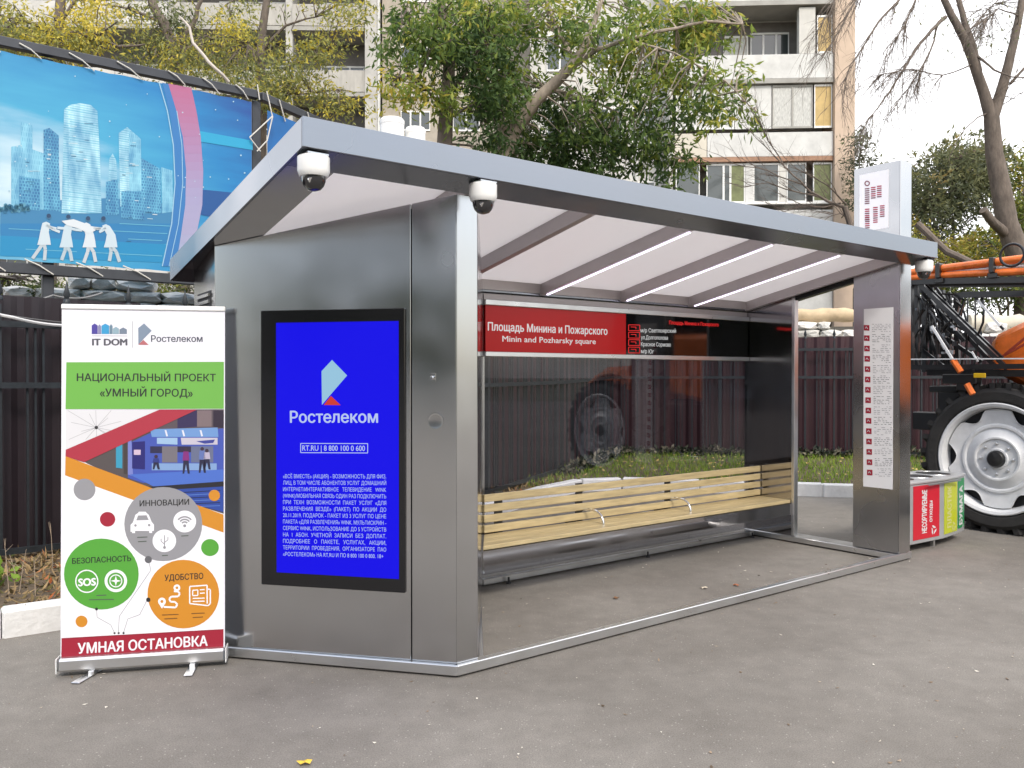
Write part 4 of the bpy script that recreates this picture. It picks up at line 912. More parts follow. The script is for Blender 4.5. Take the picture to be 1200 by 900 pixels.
for k in range(40):      # lit windows and reflections printed on the towers
    tx, ty, tw = rnd.choice([(78, 135, 36), (26, 182, 24), (143, 165, 20), (168, 205, 18), (146, 230, 22), (54, 165, 12)]); yy = ty + rnd.uniform(0, 55); xa = tx + rnd.uniform(0, tw * .6)
    P.line('printed_glint', [(xa, yy), (xa + rnd.uniform(3, tw * .4), yy + .4)], rnd.uniform(.5, 1.1), ink(rnd.choice([(235, 248, 252), (40, 110, 150), (200, 232, 242)])), 8)
P.poly('printed_arc', [(190, 97), (200, 140), (205, 190), (204, 240), (190, 312), (205, 312), (222, 250), (236, 235), (238, 200), (233, 150), (222, 104)], ink((50, 130, 200)), 8)
arcL = [(197, 98), (206, 128), (214, 160), (218, 200), (217, 240), (212, 275), (206, 312)]; arcR = [(224, 103), (230, 130), (235, 160), (238, 200), (237, 240), (230, 275), (214, 312)]
arcC = [(196, 112, 155), (190, 125, 168), (182, 146, 192), (178, 172, 212), (182, 178, 214), (168, 190, 222)]
def _lp(P_, f):
    f = f * (len(P_) - 1); i = min(int(f), len(P_) - 2); g = f - i; return (P_[i][0] * (1 - g) + P_[i + 1][0] * g, P_[i][1] * (1 - g) + P_[i + 1][1] * g)
for i in range(24):
    f0 = i / 24; f1 = (i + 1.02) / 24; cc = f0 * 5; q = int(cc); g_ = cc - q; c_ = tuple(int(arcC[q][k] * (1 - g_) + arcC[min(q + 1, 5)][k] * g_) for k in range(3))
    P.poly('printed_arc', [_lp(arcL, f0), _lp(arcR, f0), _lp(arcR, min(f1, 1)), _lp(arcL, min(f1, 1))], ink(c_), 9)
P.line('printed_line', [(186, 96), (196, 130), (203, 170), (205, 215), (201, 262), (190, 312)], 1.2, ink((170, 215, 240)), 10); P.line('printed_line', [(207, 130), (213, 170), (214, 215), (209, 262), (198, 312)], .8, ink((170, 215, 240)), 10)
P.poly('printed_wave', [(214, 220), (296, 228), (296, 262), (236, 252), (216, 238)], ink((12, 88, 160)), 7)
P.poly('printed_wave', [(214, 150), (296, 165), (296, 176), (216, 163)], ink((30, 175, 222)), 7)
for k in range(60):
    px = rnd.uniform(5, 288); py = rnd.uniform(80, 240); 
    if not (60 < px < 125 and py > 118): P.disc('printed_spark', px, py, rnd.uniform(.4, 1.1), ink((190, 228, 245)), 10, n=6)
def person_print(head, back, hip, arms, legs, tone):
    """one printed figure, bent to push: photograph pixels"""
    pw = ink(tone); hx, hy = head; bx_, by_ = back; px_, py_ = hip
    P.disc('printed_figure', hx, hy, 2.9, ink((70, 130, 170)), 15, n=12); P.disc('printed_figure', hx, hy - 1, 2.6, ink((30, 70, 110)), 16, n=10)
    P.poly('printed_figure', [(bx_ - 4.5, by_ - 1.5), (bx_, by_ - 3.2), (bx_ + 4.5, by_ - 1), (px_ + 6, py_ - 8), (px_ + 7.5, py_), (px_ + 8.5, py_ + 7), (px_ - 7.5, py_ + 7), (px_ - 5.5, py_), (px_ - 4, py_ - 8)], pw, 13)
    for ax, ay in arms: P.line('printed_figure', [(bx_, by_ + 1), ((bx_ + ax) / 2, (by_ + ay) / 2 + 1.2), (ax, ay)], 3.0, pw, 14)
    for lx_, ly_ in legs:
        P.line('printed_figure', [(px_, py_ + 4), ((px_ + lx_) / 2 + 1.5, (py_ + ly_) / 2), (lx_, ly_)], 4.0, ink(tuple(int(v * .92) for v in tone)), 12)
person_print((57, 254), (54, 263), (51, 280), [(66, 268), (70, 272)], [(38, 303), (52, 305)], (222, 238, 246))
person_print((80, 255), (80, 266), (77, 283), [(67, 267), (96, 270)], [(72, 305), (84, 306)], (214, 234, 244))
person_print((103, 257), (101, 264), (104, 283), [(84, 260), (118, 268)], [(98, 308), (112, 307)], (232, 242, 248))
person_print((121, 257), (124, 266), (129, 283), [(110, 268), (116, 272)], [(128, 306), (140, 307)], (218, 236, 245))
P.poly('printed_figure', [(72, 259), (86, 257), (100, 262), (112, 270), (104, 274), (92, 268), (78, 264)], ink((236, 245, 250)), 17)
for k in range(46):
    P.disc('printed_foliage', rnd.uniform(0, 34), rnd.uniform(240, 249), rnd.uniform(1.2, 3), ink((40, 120, 160) if k % 2 else (95, 165, 195)), 11, n=7)
for (xa_, xb_, yy_) in ((140, 200, 262), (120, 196, 270), (10, 60, 268), (150, 190, 280), (30, 90, 292), (110, 190, 296)): P.line('printed_line', [(xa_, yy_), (xb_, yy_ + (xb_ - xa_) * .05)], .8, ink((110, 195, 225)), 6)
m_rope = pbr('rope', (.60, .58, .53), .8)
for (xa, ya, xb, yb) in ((-20, 40, 0, 62), (22, 52, 48, 70), (80, 63, 110, 84), (136, 73, 166, 94), (196, 84, 216, 100), (236, 92, 256, 110), (275, 100, 290, 117), (28, 304, 62, 322), (88, 308, 120, 324), (143, 312, 176, 328), (-26, 300, 6, 318)):
    a = bpx(xa, ya); c = bpx(xb, yb); MB().tube([(a[0], a[1], .035), ((a[0] + c[0]) / 2, (a[1] + c[1]) / 2 + .01, .05), (c[0], c[1], .02)], .007, 6).build('rope', m_rope, bill, BP, smooth=True)
for (xa, ya, xb, yb) in ((291, 162, 318, 137), (291, 162, 304, 178), (318, 137, 312, 165), (312, 165, 300, 178), (311, 108, 318, 137), (300, 100, 303, 118)):
    a = bpx(xa, ya); c = bpx(xb, yb); MB().tube([(a[0], a[1], .04), (c[0], c[1], .03)], .007, 6).build('rope', m_rope, bill, BP, smooth=True)
# second billboard section, turned away, on its own frame
c0 = BP @ Vector((x1, 0, 0)); c0.z = 0
BQ = plane(c0, Vector((.42, .91, 0)))
bill2 = empty('billboard', BQ, 'short blue billboard section turned away, mostly hidden behind the shelter roof', 'billboard')
MB().box(.05, 4.0, ztr - .045, ztr + .045, -.06, .02).build('top_rail', m_frame, bill2, BQ, bevel=.006)
MB().box(.05, 4.0, zbr - .05, zbr + .05, -.06, .02).build('bottom_rail', m_frame, bill2, BQ, bevel=.006)
MB().box(3.9, 4.0, 0, ztr - .05, -.14, -.061).build('post', m_frame, bill2, BQ)
MB().add([(.14, zB, 0), (3.9, zB, 0), (3.9, zT, 0), (.14, zT, 0)], [(0, 1, 2, 3)]).build('printed_tarp', pbr('blue_print', tuple(v * .62 for v in lin((18, 120, 200))), .45, vary=.15, vscale=2), bill2, BQ)
for xx in (.3, .8, 1.4, 2.1): MB().tube([(xx, ztr + .03, .035), (xx + .12, zT - .05, .02)], .007, 6).build('rope', m_rope, bill2, BQ)

# ------------------------------------------------------------ recycling bin
bx, by = 4.72, .0
bin_ = empty('recycling_bin', SH @ Matrix.Translation((5.3, .3, 0)), 'low grey three-way recycling bin with red, yellow and green panels beside the tractor wheel', 'recycling bin')
m_bin = pbr('bin_grey', (.46, .47, .48), .4, .5, vary=.08, vscale=5)
plan = [(4.68, .30), (4.80, .10), (5.36, .07), (5.69, .10), (5.93, .145), (5.96, .36), (5.80, .52), (4.80, .54), (4.68, .44)]
MB().prism(plan, .075, .60).build('bin_body', m_bin, bin_, SH, bevel=.006)
big = [((x - 5.3) * 1.02 + 5.3, (y - .3) * 1.05 + .3) for x, y in plan]
lid = MB().prism(big, .601, .625).build('bin_lid', pbr('bin_lid', (.60, .61, .62), .35, .6), bin_, SH, bevel=.006)
for cx in (4.96, 5.31, 5.65):
    M = SH @ T3(cx, .31, .6256); pts = [(.145 * math.cos(a), .155 * math.sin(a)) for a in [2 * math.pi * k / 28 for k in range(28)]]
    MB().tube([(x, y, .001) for x, y in pts], .003, 6, close=True).build('opening_rim', M_ALU, lid, M, smooth=True)
    MB().add([(x, y, .0025) for x, y in pts], [tuple(range(28))]).build('opening', M_DARK, lid, M)
for x_, y_ in ((5.30, .14), (5.80, .26), (5.75, .47), (4.85, .47), (4.80, .17)): MB().box(x_ - .014, x_ + .014, y_ - .014, y_ + .014, 0, .074).build('leg', M_ALU, bin_, SH)
MB().box(5.02, 5.62, .035, .05, .585, .598).build('front_bar', M_ALU, bin_, SH)
def facet(a, b, f0, f1, z0, z1, col, name):
    a3 = W(*a); b3 = W(*b); M = plane(a3, b3 - a3); l = (b3 - a3).length
    o = MB().box(l * f0, l * f1, z0, z1, .0, .004).build(name, ink(col, .8, .35), bin_, M, bevel=.0015); return M, o, l
def vtext(Mo, x, z0, z1, h, t, col=(240, 240, 240), bold=.05):
    M, o, l = Mo; Pq = Print(M, o, base=.0048); Pq.text_local(t, Vector((x, z0)), Vector((x, z1)), h, ink(col), 1, bold)
    return Pq
Fr = facet(plan[1], plan[2], .10, .86, .11, .585, (205, 32, 52), 'red_panel')
Fy = facet((5.36, .07), (5.69, .10), .02, .95, .11, .585, (196, 205, 45), 'yellow_panel')
Fg = facet((5.69, .10), (5.93, .145), .04, .90, .12, .585, (28, 145, 82), 'green_panel')
vtext(Fr, .27, .16, .545, .075, 'НЕСОРТИРУЕМЫЕ'); vtext(Fr, .36, .25, .44, .042, 'ОТХОДЫ')
vtext(Fy, .17, .16, .545, .095, 'ПЛАСТИК', (228, 230, 150)); Pb = vtext(Fg, .155, .15, .52, .105, 'БУМАГА')
def recyc(Mo, x, z, r, col):
    Pq = Print(Mo[0], Mo[1], base=.0048)
    for k in range(3):
        a = 2 * math.pi * k / 3 + .5; c, s_ = math.cos, math.sin
        Pq.poly('recycling_mark', [(x + r * c(a), z + r * s_(a)), (x + r * c(a + 1.3), z + r * s_(a + 1.3)), (x + r * 1.15 * c(a + 1.7), z + r * 1.15 * s_(a + 1.7)), (x + r * .45 * c(a + 1.5), z + r * .45 * s_(a + 1.5)), (x + r * .6 * c(a), z + r * .6 * s_(a))], ink(col), 1, px=False)
recyc(Fr, .385, .175, .042, (240, 240, 240)); recyc(Fy, .23, .16, .045, (228, 230, 150)); recyc(Fg, .17, .135, .02, (230, 240, 232))

# ------------------------------------------------------------ field sprayer (folded boom), along the depth axis of the site
SPF = SH
spr = empty('field_sprayer', SH @ Matrix.Translation((7.2, -1.0, 0)), 'orange field sprayer tractor with silver wheels and folded black boom beyond the shelter', 'tractor')
m_org = pbr('orange_paint', (.74, .16, .02), .36, coat=.25, vary=.28, vscale=5, bump=.1, bscale=60, rvary=.15); m_blk = pbr('black_paint', (.012, .012, .013), .38, coat=.2); m_rub = pbr('tyre_rubber', (.022, .021, .020), .8, bump=.3, bscale=30, vary=.35, vscale=6)
m_rim = pbr('silver_rim', (.68, .69, .70), .42, .05, vary=.12, vscale=6, rvary=.1)
def sp(name, mb, mat, parent=None, **k): return mb.build(name, mat, parent or spr, k.pop('M', SH), **k)
def wheel(s, t, r=.735, side=-1):
    """axis along s, outer face at s"""
    M = SH @ Matrix.Translation((s, t, r)) @ Matrix.Rotation(rad(90 * side), 4, 'Y')      # local z points outwards (towards -s)
    k = r / .735
    tyre = MB().lathe([(q[0] * k, q[1] * k) for q in ((.545, -.02), (.58, .015), (.66, .02), (.70, -.02), (.700, -.10), (.700, -.20), (.695, -.29), (.66, -.33), (.57, -.32), (.545, -.28))], 48, cap=False)
    for i in range(30):
        for sd, o_ in ((0, 0), (1, .5)):
            a = 2 * math.pi * (i + o_) / 30
            pts = [(.69, a, -.0 if not sd else -.30), (.735, a + .05, -.03 if not sd else -.27), (.735, a + .14, -.165), (.70, a + .14, -.165)]
            vs = []
            for (rr, aa, zz) in ((.64, a, -.005 if not sd else -.305), (.752, a + .02, -.012 if not sd else -.30), (.752, a + .13, -.17), (.69, a + .13, -.17)):
                for da in (0, .07): vs.append((rr * k * math.cos(aa + da), rr * k * math.sin(aa + da), zz * k))
            tyre.add(vs, [(0, 1, 3, 2), (2, 3, 5, 4), (4, 5, 7, 6), (0, 2, 4, 6), (1, 7, 5, 3), (0, 6, 7, 1)])
    w = tyre.build('wheel', m_rub, spr, M, smooth=True)
    MB().lathe([(q[0] * k, q[1] * k) for q in ((.542, -.03), (.556, .012), (.545, .02), (.520, .01), (.505, -.03), (.490, -.10), (.495, -.13), (.54, -.13))], 64, cap=False).build('rim', m_rim, w, M, smooth=True)
    MB().lathe([(.0, -.13 * k), (.49 * k, -.125 * k)], 40).build('rim_well', M_DARK, w, M)
    d = MB(); n = 100; rings = [(.06, -.02), (.10, -.02), (.105, -.035), (.19, -.035), (.20, -.02), (.215, -.02), (.225, -.035), (.30, -.06), (.315, -.045), (.335, -.045), (.35, -.06), (.40, -.055)]
    for j, (rr, zz) in enumerate(rings + [(None, -.045), (None, -.06)]):
        for q in range(n):
            a = 2 * math.pi * q / n + .31
            c = math.cos(6 * a); e_ = .492 - .092 * max(0, -(c + .1) / .9) ** .75
            r_ = rr if rr else e_ - (0 if j == len(rings) + 1 else .004)
            d.v.append((r_ * k * math.cos(a), r_ * k * math.sin(a), zz * k))
    for j in range(len(rings) + 1):
        for q in range(n): d.f.append((j * n + q, j * n + (q + 1) % n, (j + 1) * n + (q + 1) % n, (j + 1) * n + q))
    d.build('wheel_disc', m_rim, w, M, smooth=True)
    MB().lathe([(.085 * k, -.06), (.085 * k, .0), (.07 * k, .02), (.02 * k, .03)], 28).build('hub', m_blk, w, M, smooth=True)
    nut = None
    for q in range(8):
        a = q * math.pi / 4; Mn = M @ Matrix.Translation((.15 * k * math.cos(a), .15 * k * math.sin(a), -.034 * k))
        if nut is None: nut = MB().lathe([(.014, 0), (.014, .02), (.008, .024)], 6).build('nut', M_ALU, w, Mn)
        else: again(nut, w, Mn)
    return w
wheel(6.42, .07); wheel(6.42, -2.62, .735); wheel(8.6, .07, side=1); wheel(8.6, -2.62, side=1)
PS_ = plane(W(6.35, 0, 0), -N)       # boom side plane, local x = -t
def ps(px, py, s=6.35):
    M = plane(W(s, 0, 0), -N); x, z = on(M, px, py); return (s, -x, z)
# chassis
sp('axle', MB().box(6.78, 8.25, .0, .16, .66, .82), m_blk); sp('axle', MB().box(6.78, 8.25, -2.7, -2.54, .66, .82), m_blk)
sp('chassis', MB().box(7.0, 7.16, -3.6, 1.2, .95, 1.15).box(7.95, 8.11, -3.6, 1.2, .95, 1.15).box(7.17, 7.94, 1.0, 1.16, .96, 1.14).box(7.17, 7.94, -1.2, -1.0, .96, 1.14), m_blk, bevel=.01)
tk0 = ps(1163, 420, 6.75)
tank = MB().prism([(y, z) for y, z in ((tk0[1], 1.62), (tk0[1] - .03, 1.95), (tk0[1] - .35, 2.10), (-1.6, 2.14), (-1.75, 1.9), (-1.7, 1.35), (-.75, 1.18), (tk0[1] - .45, 1.38))], 6.62, 8.45)
tank.v = [(v[2], v[0], v[1]) for v in tank.v]; sp('tank', tank, m_org, bevel=.06, smooth=True)
hood = MB().prism([(-2.1, 1.2), (-2.1, 1.75), (-3.4, 1.7), (-3.7, 1.45), (-3.7, 1.15)], 7.25, 7.95); hood.v = [(v[2], v[0], v[1]) for v in hood.v]; sp('hood', hood, m_org, bevel=.06, smooth=True)
cab = MB().prism([(-1.85, 1.9), (-1.75, 2.75), (-2.9, 2.75), (-3.1, 1.95)], 7.0, 8.1); cab.v = [(v[2], v[0], v[1]) for v in cab.v]; sp('cab', cab, m_disp, bevel=.04)
sp('fender', MB().tube([(6.72, .78 * math.cos(a) - 2.62, .735 + .86 * math.sin(a)) for a in [math.pi * (.15 + .7 * i / 10) for i in range(11)]], .07, 8), m_org)
def tb(name, pts, r, mat, n=8): return sp(name, MB().tube(pts, r, n), mat, smooth=True)
tb('boom_tube', [ps(1058, 320.5), ps(1130, 311.5), ps(1230, 299.5)], .040, m_org, 12)
tb('boom_tube', [ps(1058, 326), ps(1130, 321), ps(1230, 317)], .036, m_org, 12)
tb('boom_pipe', [ps(1058, 323.5), ps(1230, 309)], .012, m_rim)
for px, py in ((1101, 317.5), (1164, 311)):
    q = ps(px, py, 6.33); sp('pipe_clamp', MB().cbox(q, (.11, .045, .15)).cbox((q[0], q[1], q[2] - .1), (.06, .09, .05)), m_blk, bevel=.006)
rc = ps(1186, 299, 6.2)
sp('hose_ring', MB().tube([(rc[0], rc[1] + .105 * math.cos(a), rc[2] + .105 * math.sin(a)) for a in [2 * math.pi * i / 24 for i in range(24)]], .013, 8, close=True), m_blk, smooth=True)
def bars(lst, w=.04, s=6.35, mb=None):
    mb = mb or MB()
    for (xa, ya, xb, yb, *o) in lst:
        ss = o[0] if o else s; ww = o[1] if len(o) > 1 else w; mb.bar(ps(xa, ya, ss), ps(xb, yb, ss), ww)
    return mb
def barparts(name, lst, w, mat=None):
    for q in lst: sp(name, bars([q], w), mat or m_blk)
barparts('boom_beam', [(1056, 330.5, 1240, 327, 6.36, .06), (1078, 334, 1240, 333, 6.5, .05), (1128, 345.5, 1240, 343.5, 6.42, .06), (1060, 430.5, 1240, 429, 6.34, .05), (1088, 436, 1240, 438, 6.6, .07)], .05)
barparts('boom_upright', [(1067, 330, 1068, 428, 6.35, .05), (1074, 332, 1075, 432, 6.5, .04), (1083, 334, 1084, 436, 6.7, .045), (1091, 336, 1092, 420, 6.9, .04), (1104, 340, 1105, 430, 7.1, .05), (1113, 345, 1112, 440, 6.9, .035), (1121, 345, 1122, 436, 7.2, .05), (1134, 350, 1134, 388, 6.5, .012), (1143, 350, 1143, 390, 6.5, .012)], .05)
barparts('boom_diagonal', [(1077, 332, 1168, 420, 6.38, .045), (1083, 332, 1175, 420, 6.46, .03), (1104, 352, 1180, 432, 6.55, .04), (1140, 345, 1176, 386, 6.45, .022), (1070, 370, 1150, 424, 6.8, .04), (1068, 345, 1110, 420, 6.9, .03), (1110, 350, 1072, 425, 7.0, .03), (1122, 352, 1090, 430, 7.1, .035), (1068, 400, 1120, 440, 6.6, .03), (1076, 336, 1130, 400, 6.6, .035), (1096, 336, 1160, 424, 6.7, .03), (1100, 425, 1075, 345, 6.75, .03), (1126, 346, 1104, 428, 6.9, .03), (1130, 390, 1165, 428, 6.6, .04), (1120, 346, 1150, 346, 6.5, .05)], .04)
barparts('silver_rod', [(1092, 382, 1118, 424, 6.3, .022), (1060, 421, 1240, 420, 6.28, .012), (1146, 352, 1172, 382, 6.4, .02), (1139, 412, 1146, 424, 6.3, .015)], .02, m_rim)
tb('hydraulic_cylinder', [ps(1117, 422, 6.3), ps(1126, 436, 6.3)], .032, m_org); tb('hydraulic_cylinder', [ps(1133, 450, 6.3), ps(1140, 462, 6.3)], .032, m_org)
sp('boom_bracket', MB().cbox(ps(1127, 444, 6.45), (.12, .34, .10)).cbox(ps(1108, 456, 6.6), (.10, .30, .07)).cbox(ps(1135, 452, 6.5), (.2, .16, .1)), m_blk, bevel=.01)
sp('reflector', MB().cbox(ps(1148, 440, 6.26), (.015, .11, .045)), ink((235, 190, 20)), bevel=.003)
for i in range(44):      # hydraulic hoses, each its own sweep
    xa = rnd.uniform(1066, 1125); ya = rnd.uniform(340, 385); xb = xa + rnd.uniform(-18, 26); yb = ya + rnd.uniform(25, 70); s_ = rnd.uniform(6.4, 7.0)
    a = Vector(ps(xa, ya, s_)); c = Vector(ps(min(xb, 1140), min(yb, 438), s_)); m_ = (a + c) / 2 + Vector((0, rnd.uniform(-.15, .15), rnd.uniform(-.05, .12)))
    tb('hose', [a, a.lerp(m_, .6) + Vector((0, 0, .03)), m_, m_.lerp(c, .5), c], .011, m_blk, 6)
for i in range(34):
    q = ps(rnd.uniform(1067, 1122), rnd.uniform(338, 420), rnd.uniform(6.35, 6.8)); sp('fitting', MB().cbox(q, (.03, rnd.uniform(.02, .05), rnd.uniform(.02, .05))), M_ALU if i % 2 else m_blk)
tb('hose', [ps(1150, 345, 6.45), ps(1153, 362, 6.4), ps(1152, 378, 6.4), ps(1146, 392, 6.45)], .012, m_blk)
sp('side_rail', MB().bar(ps(1178, 415, 6.55), ps(1215, 385, 6.55), .02).bar(ps(1168, 421, 6.55), ps(1215, 396, 6.55), .02), pbr('rust_red', (.25, .03, .015), .4))
sp('underbody', MB().box(6.95, 8.2, -.9, .9, 1.16, 1.45), m_blk, bevel=.02)
# ------------------------------------------------------------ apartment buildings
m_conc = pbr('weathered_concrete', (.36, .35, .32), .9, vary=.18, vscale=1.2, bump=.2, bscale=20)
m_conc2 = pbr('pale_concrete', (.55, .54, .50), .9, vary=.14, vscale=1.5)
m_whitep = pbr('white_parapet', (.58, .58, .555), .8, vary=.14, vscale=2)
m_cream = pbr('cream_parapet', (.58, .54, .45), .8, vary=.08, vscale=2)
m_salmon = pbr('salmon_render', (.54, .42, .32), .85, vary=.08, vscale=2)
m_brickband = pbr('brick_band', (.34, .20, .13), .85, vary=.3, vscale=4)
m_wframe = pbr('window_frame', (.75, .75, .72), .5)
m_pane = pbr('window_pane', (.05, .06, .06), .06, spec=.8)
m_curt = pbr('curtain', (.50, .50, .47), .8, vary=.32, vscale=6, stretch=(6, 1, .3))
m_green = pbr('green_blind', (.16, .18, .08), .7, vary=.3, vscale=4)
m_tan = pbr('tan_board', (.50, .36, .15), .7, vary=.15)
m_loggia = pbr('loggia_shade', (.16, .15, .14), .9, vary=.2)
FR = plane(at(998, 441, 30.6) * 1, Vector((-1, .055, 0)))   # local x runs away from the corner, local z points INTO the building? fixed below
ctr_ = at(998, 441, 30.6); ctr_.z = 0
FR = plane(ctr_, Vector((1, -.055, 0)))                     # x to the right (0 at the corner), y up, z towards the camera
def fr(px, py): return on(FR, px, py)
br_ = empty('apartment_building', FR, 'white and cream apartment block with glazed balconies and a salmon corner pier', 'building')
def bb(par, Mx, name, x0, x1, z0, z1, d0, d1, mat, bev=0, sub=None): return MB().box(x0, x1, z0, z1, d0, d1).build(name, mat, sub or par, Mx, bevel=bev)
xl, _ = fr(620, 100); xb0, _ = fr(788, 100); xb1, _ = fr(976, 100); xs0, _ = fr(976, 100)
bb(br_, FR, 'wall', xl, -.02, 0, 26, -12, -1.3, m_conc2)
bb(br_, FR, 'corner_pier', xs0, 0, 0, 26, -1.25, .25, m_salmon)
bb(br_, FR, 'side_wall', -.15, -.0, 0, 26, -12, -1.26, m_salmon)
def zz(py): return fr(880, py)[1]
def xx(px): return fr(px, 200)[0]
# storeys: (parapet top, parapet bottom, slab bottom)
def storey(dy, lower):
    pass
st_h = (zz(8) - zz(190)) / 2
levels = [zz(190) + st_h * k for k in range(-3, 5)]
def window(par, Mx, x0, x1, z0, z1, d, fill=None, n=1, fw=.07, fm=None):
    f = MB().box(x0, x1, z0, z0 + fw, d, d + .06).box(x0, x1, z1 - fw, z1, d, d + .06)
    for i in range(n + 1):
        xm = x0 + (x1 - x0) * i / n; f.box(max(x0, xm - fw / 2), min(x1, xm + fw / 2), z0 + fw, z1 - fw, d + .001, d + .059)
    w = f.build('window', fm or m_wframe, par, Mx)
    for i in range(n):
        a = x0 + (x1 - x0) * i / n + fw / 2; c = x0 + (x1 - x0) * (i + 1) / n - fw / 2
        MB().box(a, c, z0 + fw, z1 - fw, d + .02, d + .03).build('pane', fill or m_pane, w, Mx)
    return w
for k, zc in enumerate(levels):        # zc = underside of the slab over a storey's windows
    if k == 5: pm = m_conc
    hgt = st_h
    bb(br_, FR, 'slab', xb0, xs0 - .01, zc, zc + .16, -1.29, .12, m_conc if k != 3 else m_brickband)
    bb(br_, FR, 'parapet', xb0, xx(828) - .01, zc + .17, zc + 1.04, .0, .10, m_cream if k == 3 else m_whitep, .01)
    bb(br_, FR, 'parapet', xx(828) + .01, xs0 - .01, zc + .17, zc + 1.04, .0, .10, m_whitep, .01)
    bb(br_, FR, 'loggia_side', xb0 - .12, xb0 - .001, zc - st_h + .16, zc, -1.29, .1, m_conc2)
    if k == 3:      # windows under slab k (row one in the photograph)
        z1 = zc - .04; z0 = zz(238)
        for a, c, fl in ((792, 820, None), (828, 848, None), (848, 856, None), (856, 873, m_green), (883, 913, None), (922, 945, None), (953, 975, m_green)):
            window(br_, FR, xx(a), xx(c), z0, z1, -.06, fl)
        bb(br_, FR, 'wall_strip', xx(873) + .01, xx(883) - .01, z0, z1, -.05, .02, m_whitep); bb(br_, FR, 'wall_strip', xx(913) + .01, xx(922) - .01, z0, z1, -.10, -.02, m_conc2)
        bb(br_, FR, 'sill', xb0, xs0 - .01, z0 - .07, z0 - .005, -.06, .14, m_wframe)
    elif k == 4:
        z1 = zc - .04; z0 = zz(151)
        window(br_, FR, xx(792), xx(860), z0, z1, -.06, m_curt, 6); bb(br_, FR, 'wall_strip', xx(861), xx(904), z0, z1, -.08, -.02, m_whitep)
        window(br_, FR, xx(905), xx(952), z0, z1, -.06, m_curt, 2, .07, m_conc); window(br_, FR, xx(954), xx(975), z0, z1, -.06, m_tan, 1)
    elif k == 5:
        z1 = zc - .06; z0 = zz(64)
        window(br_, FR, xx(855), xx(885), z0 - .1, z1 - .5, -1.28, m_curt, 1); window(br_, FR, xx(888), xx(935), z0 - .1, z1 - .4, -1.28, None, 3)
        bb(br_, FR, 'wall_strip', xx(936), xx(955), z0, z1, -.30, .0, m_conc2); window(br_, FR, xx(957), xx(975), z0, z1 - .3, -.06, m_tan, 1)
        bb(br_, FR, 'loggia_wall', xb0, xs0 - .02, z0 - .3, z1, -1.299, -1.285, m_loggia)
    else:
        z1 = zc - .04; window(br_, FR, xb0 + .1, xs0 - .1, zc - st_h + 1.1, z1, -.06, m_pane, 6)
for i, zc in enumerate(levels):      # plain wall between the blocks, with its windows
    if i in (2, 3, 4, 5, 6):
        for a, c in ((640, 672), (700, 732), (744, 772)): window(br_, FR, xx(a), xx(c), zc - 1.75, zc - .35, -1.29, None, 2)
bb(br_, FR, 'drain_pipe', xx(748), xx(751.5), 0, 26, -1.28, -1.16, m_whitep)
# grey block
c2 = at(560, 441, 36.2); c2.z = 0
FG = plane(c2, Vector((1, .03, 0)))
def fg(px, py): return on(FG, px, py)
bgk = empty('apartment_building', FG, 'grey concrete apartment block with dark open loggias behind the yellowing trees', 'building')
xg = lambda px: fg(px, 100)[0]
zg = lambda py: fg(390, py)[1]
bb(bgk, FG, 'wall', xg(-420), xg(640), 0, 27, -12, -1.6, m_conc)
sh_ = zg(30) - zg(107)
m_gpale = pbr('grey_white_parapet', (.52, .51, .48), .9, vary=.2, vscale=1.2); m_gconc = pbr('streaked_concrete', (.40, .385, .35), .9, vary=.22, vscale=1.6, stretch=(2, .4, 1)); m_gpier = pbr('grey_pier', (.44, .43, .40), .9, vary=.2, vscale=1.4)
m_stuc = pbr('tan_wall_panel', (.40, .36, .30), .9, vary=.2, vscale=1.5)
piers = [(-420, -412), (-300, -292), (-180, -172), (-62, -54), (66, 73), (196, 205), (334, 342), (428, 442)]
for a, c in piers: bb(bgk, FG, 'pier', xg(a), xg(c), 0, 27, -1.58, .08 if a == 428 else -.15, m_gpier)
bb(bgk, FG, 'drain_pipe', xg(442.5), xg(445.5), 0, 27, -.1, .05, m_whitep)
bb(bgk, FG, 'wall_panel', xg(446), xg(640), 0, 27, -1.59, -.6, m_stuc)
for k in range(-4, 5):
    zp = zg(82) + sh_ * k     # parapet top
    for (a, b_), (c, d_) in zip(piers[:-1], piers[1:]):
        X0 = xg(b_) + .005; X1 = xg(c) - .005
        if zp < .5: continue
        mid = (X0 + X1) / 2
        mt = m_gpale if c in (66, 196, -62) else m_gconc
        bb(bgk, FG, 'parapet', X0, mid - .01, zp - .92, zp, -.1, .0, mt, .01); bb(bgk, FG, 'parapet', mid + .01, X1, zp - .92, zp, -.1, .0, mt, .01)
        bb(bgk, FG, 'slab', X0, X1, zp - 1.10, zp - .93, -1.58, -.02, m_conc)
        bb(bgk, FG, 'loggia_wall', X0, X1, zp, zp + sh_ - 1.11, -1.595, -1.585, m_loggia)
        if k in (-1, 0, 1) or c > -100:
            w0 = X0 + (X1 - X0) * .30
            window(bgk, FG, w0, X1 - .25, zp - .1, zp + .72, -1.58, None, 3)
    # panel joints and windows on the tan wall
    bb(bgk, FG, 'string_course', xg(446), xg(640), zg(107.5) + sh_ * k, zg(105.5) + sh_ * k, -.62, -.50, m_conc2)
    window(bgk, FG, xg(468), xg(503), zg(148) + sh_ * k, zg(124) + sh_ * k, -.62, None, 3)
    window(bgk, FG, xg(530), xg(562), zg(148) + sh_ * k, zg(124) + sh_ * k, -.62, None, 2)

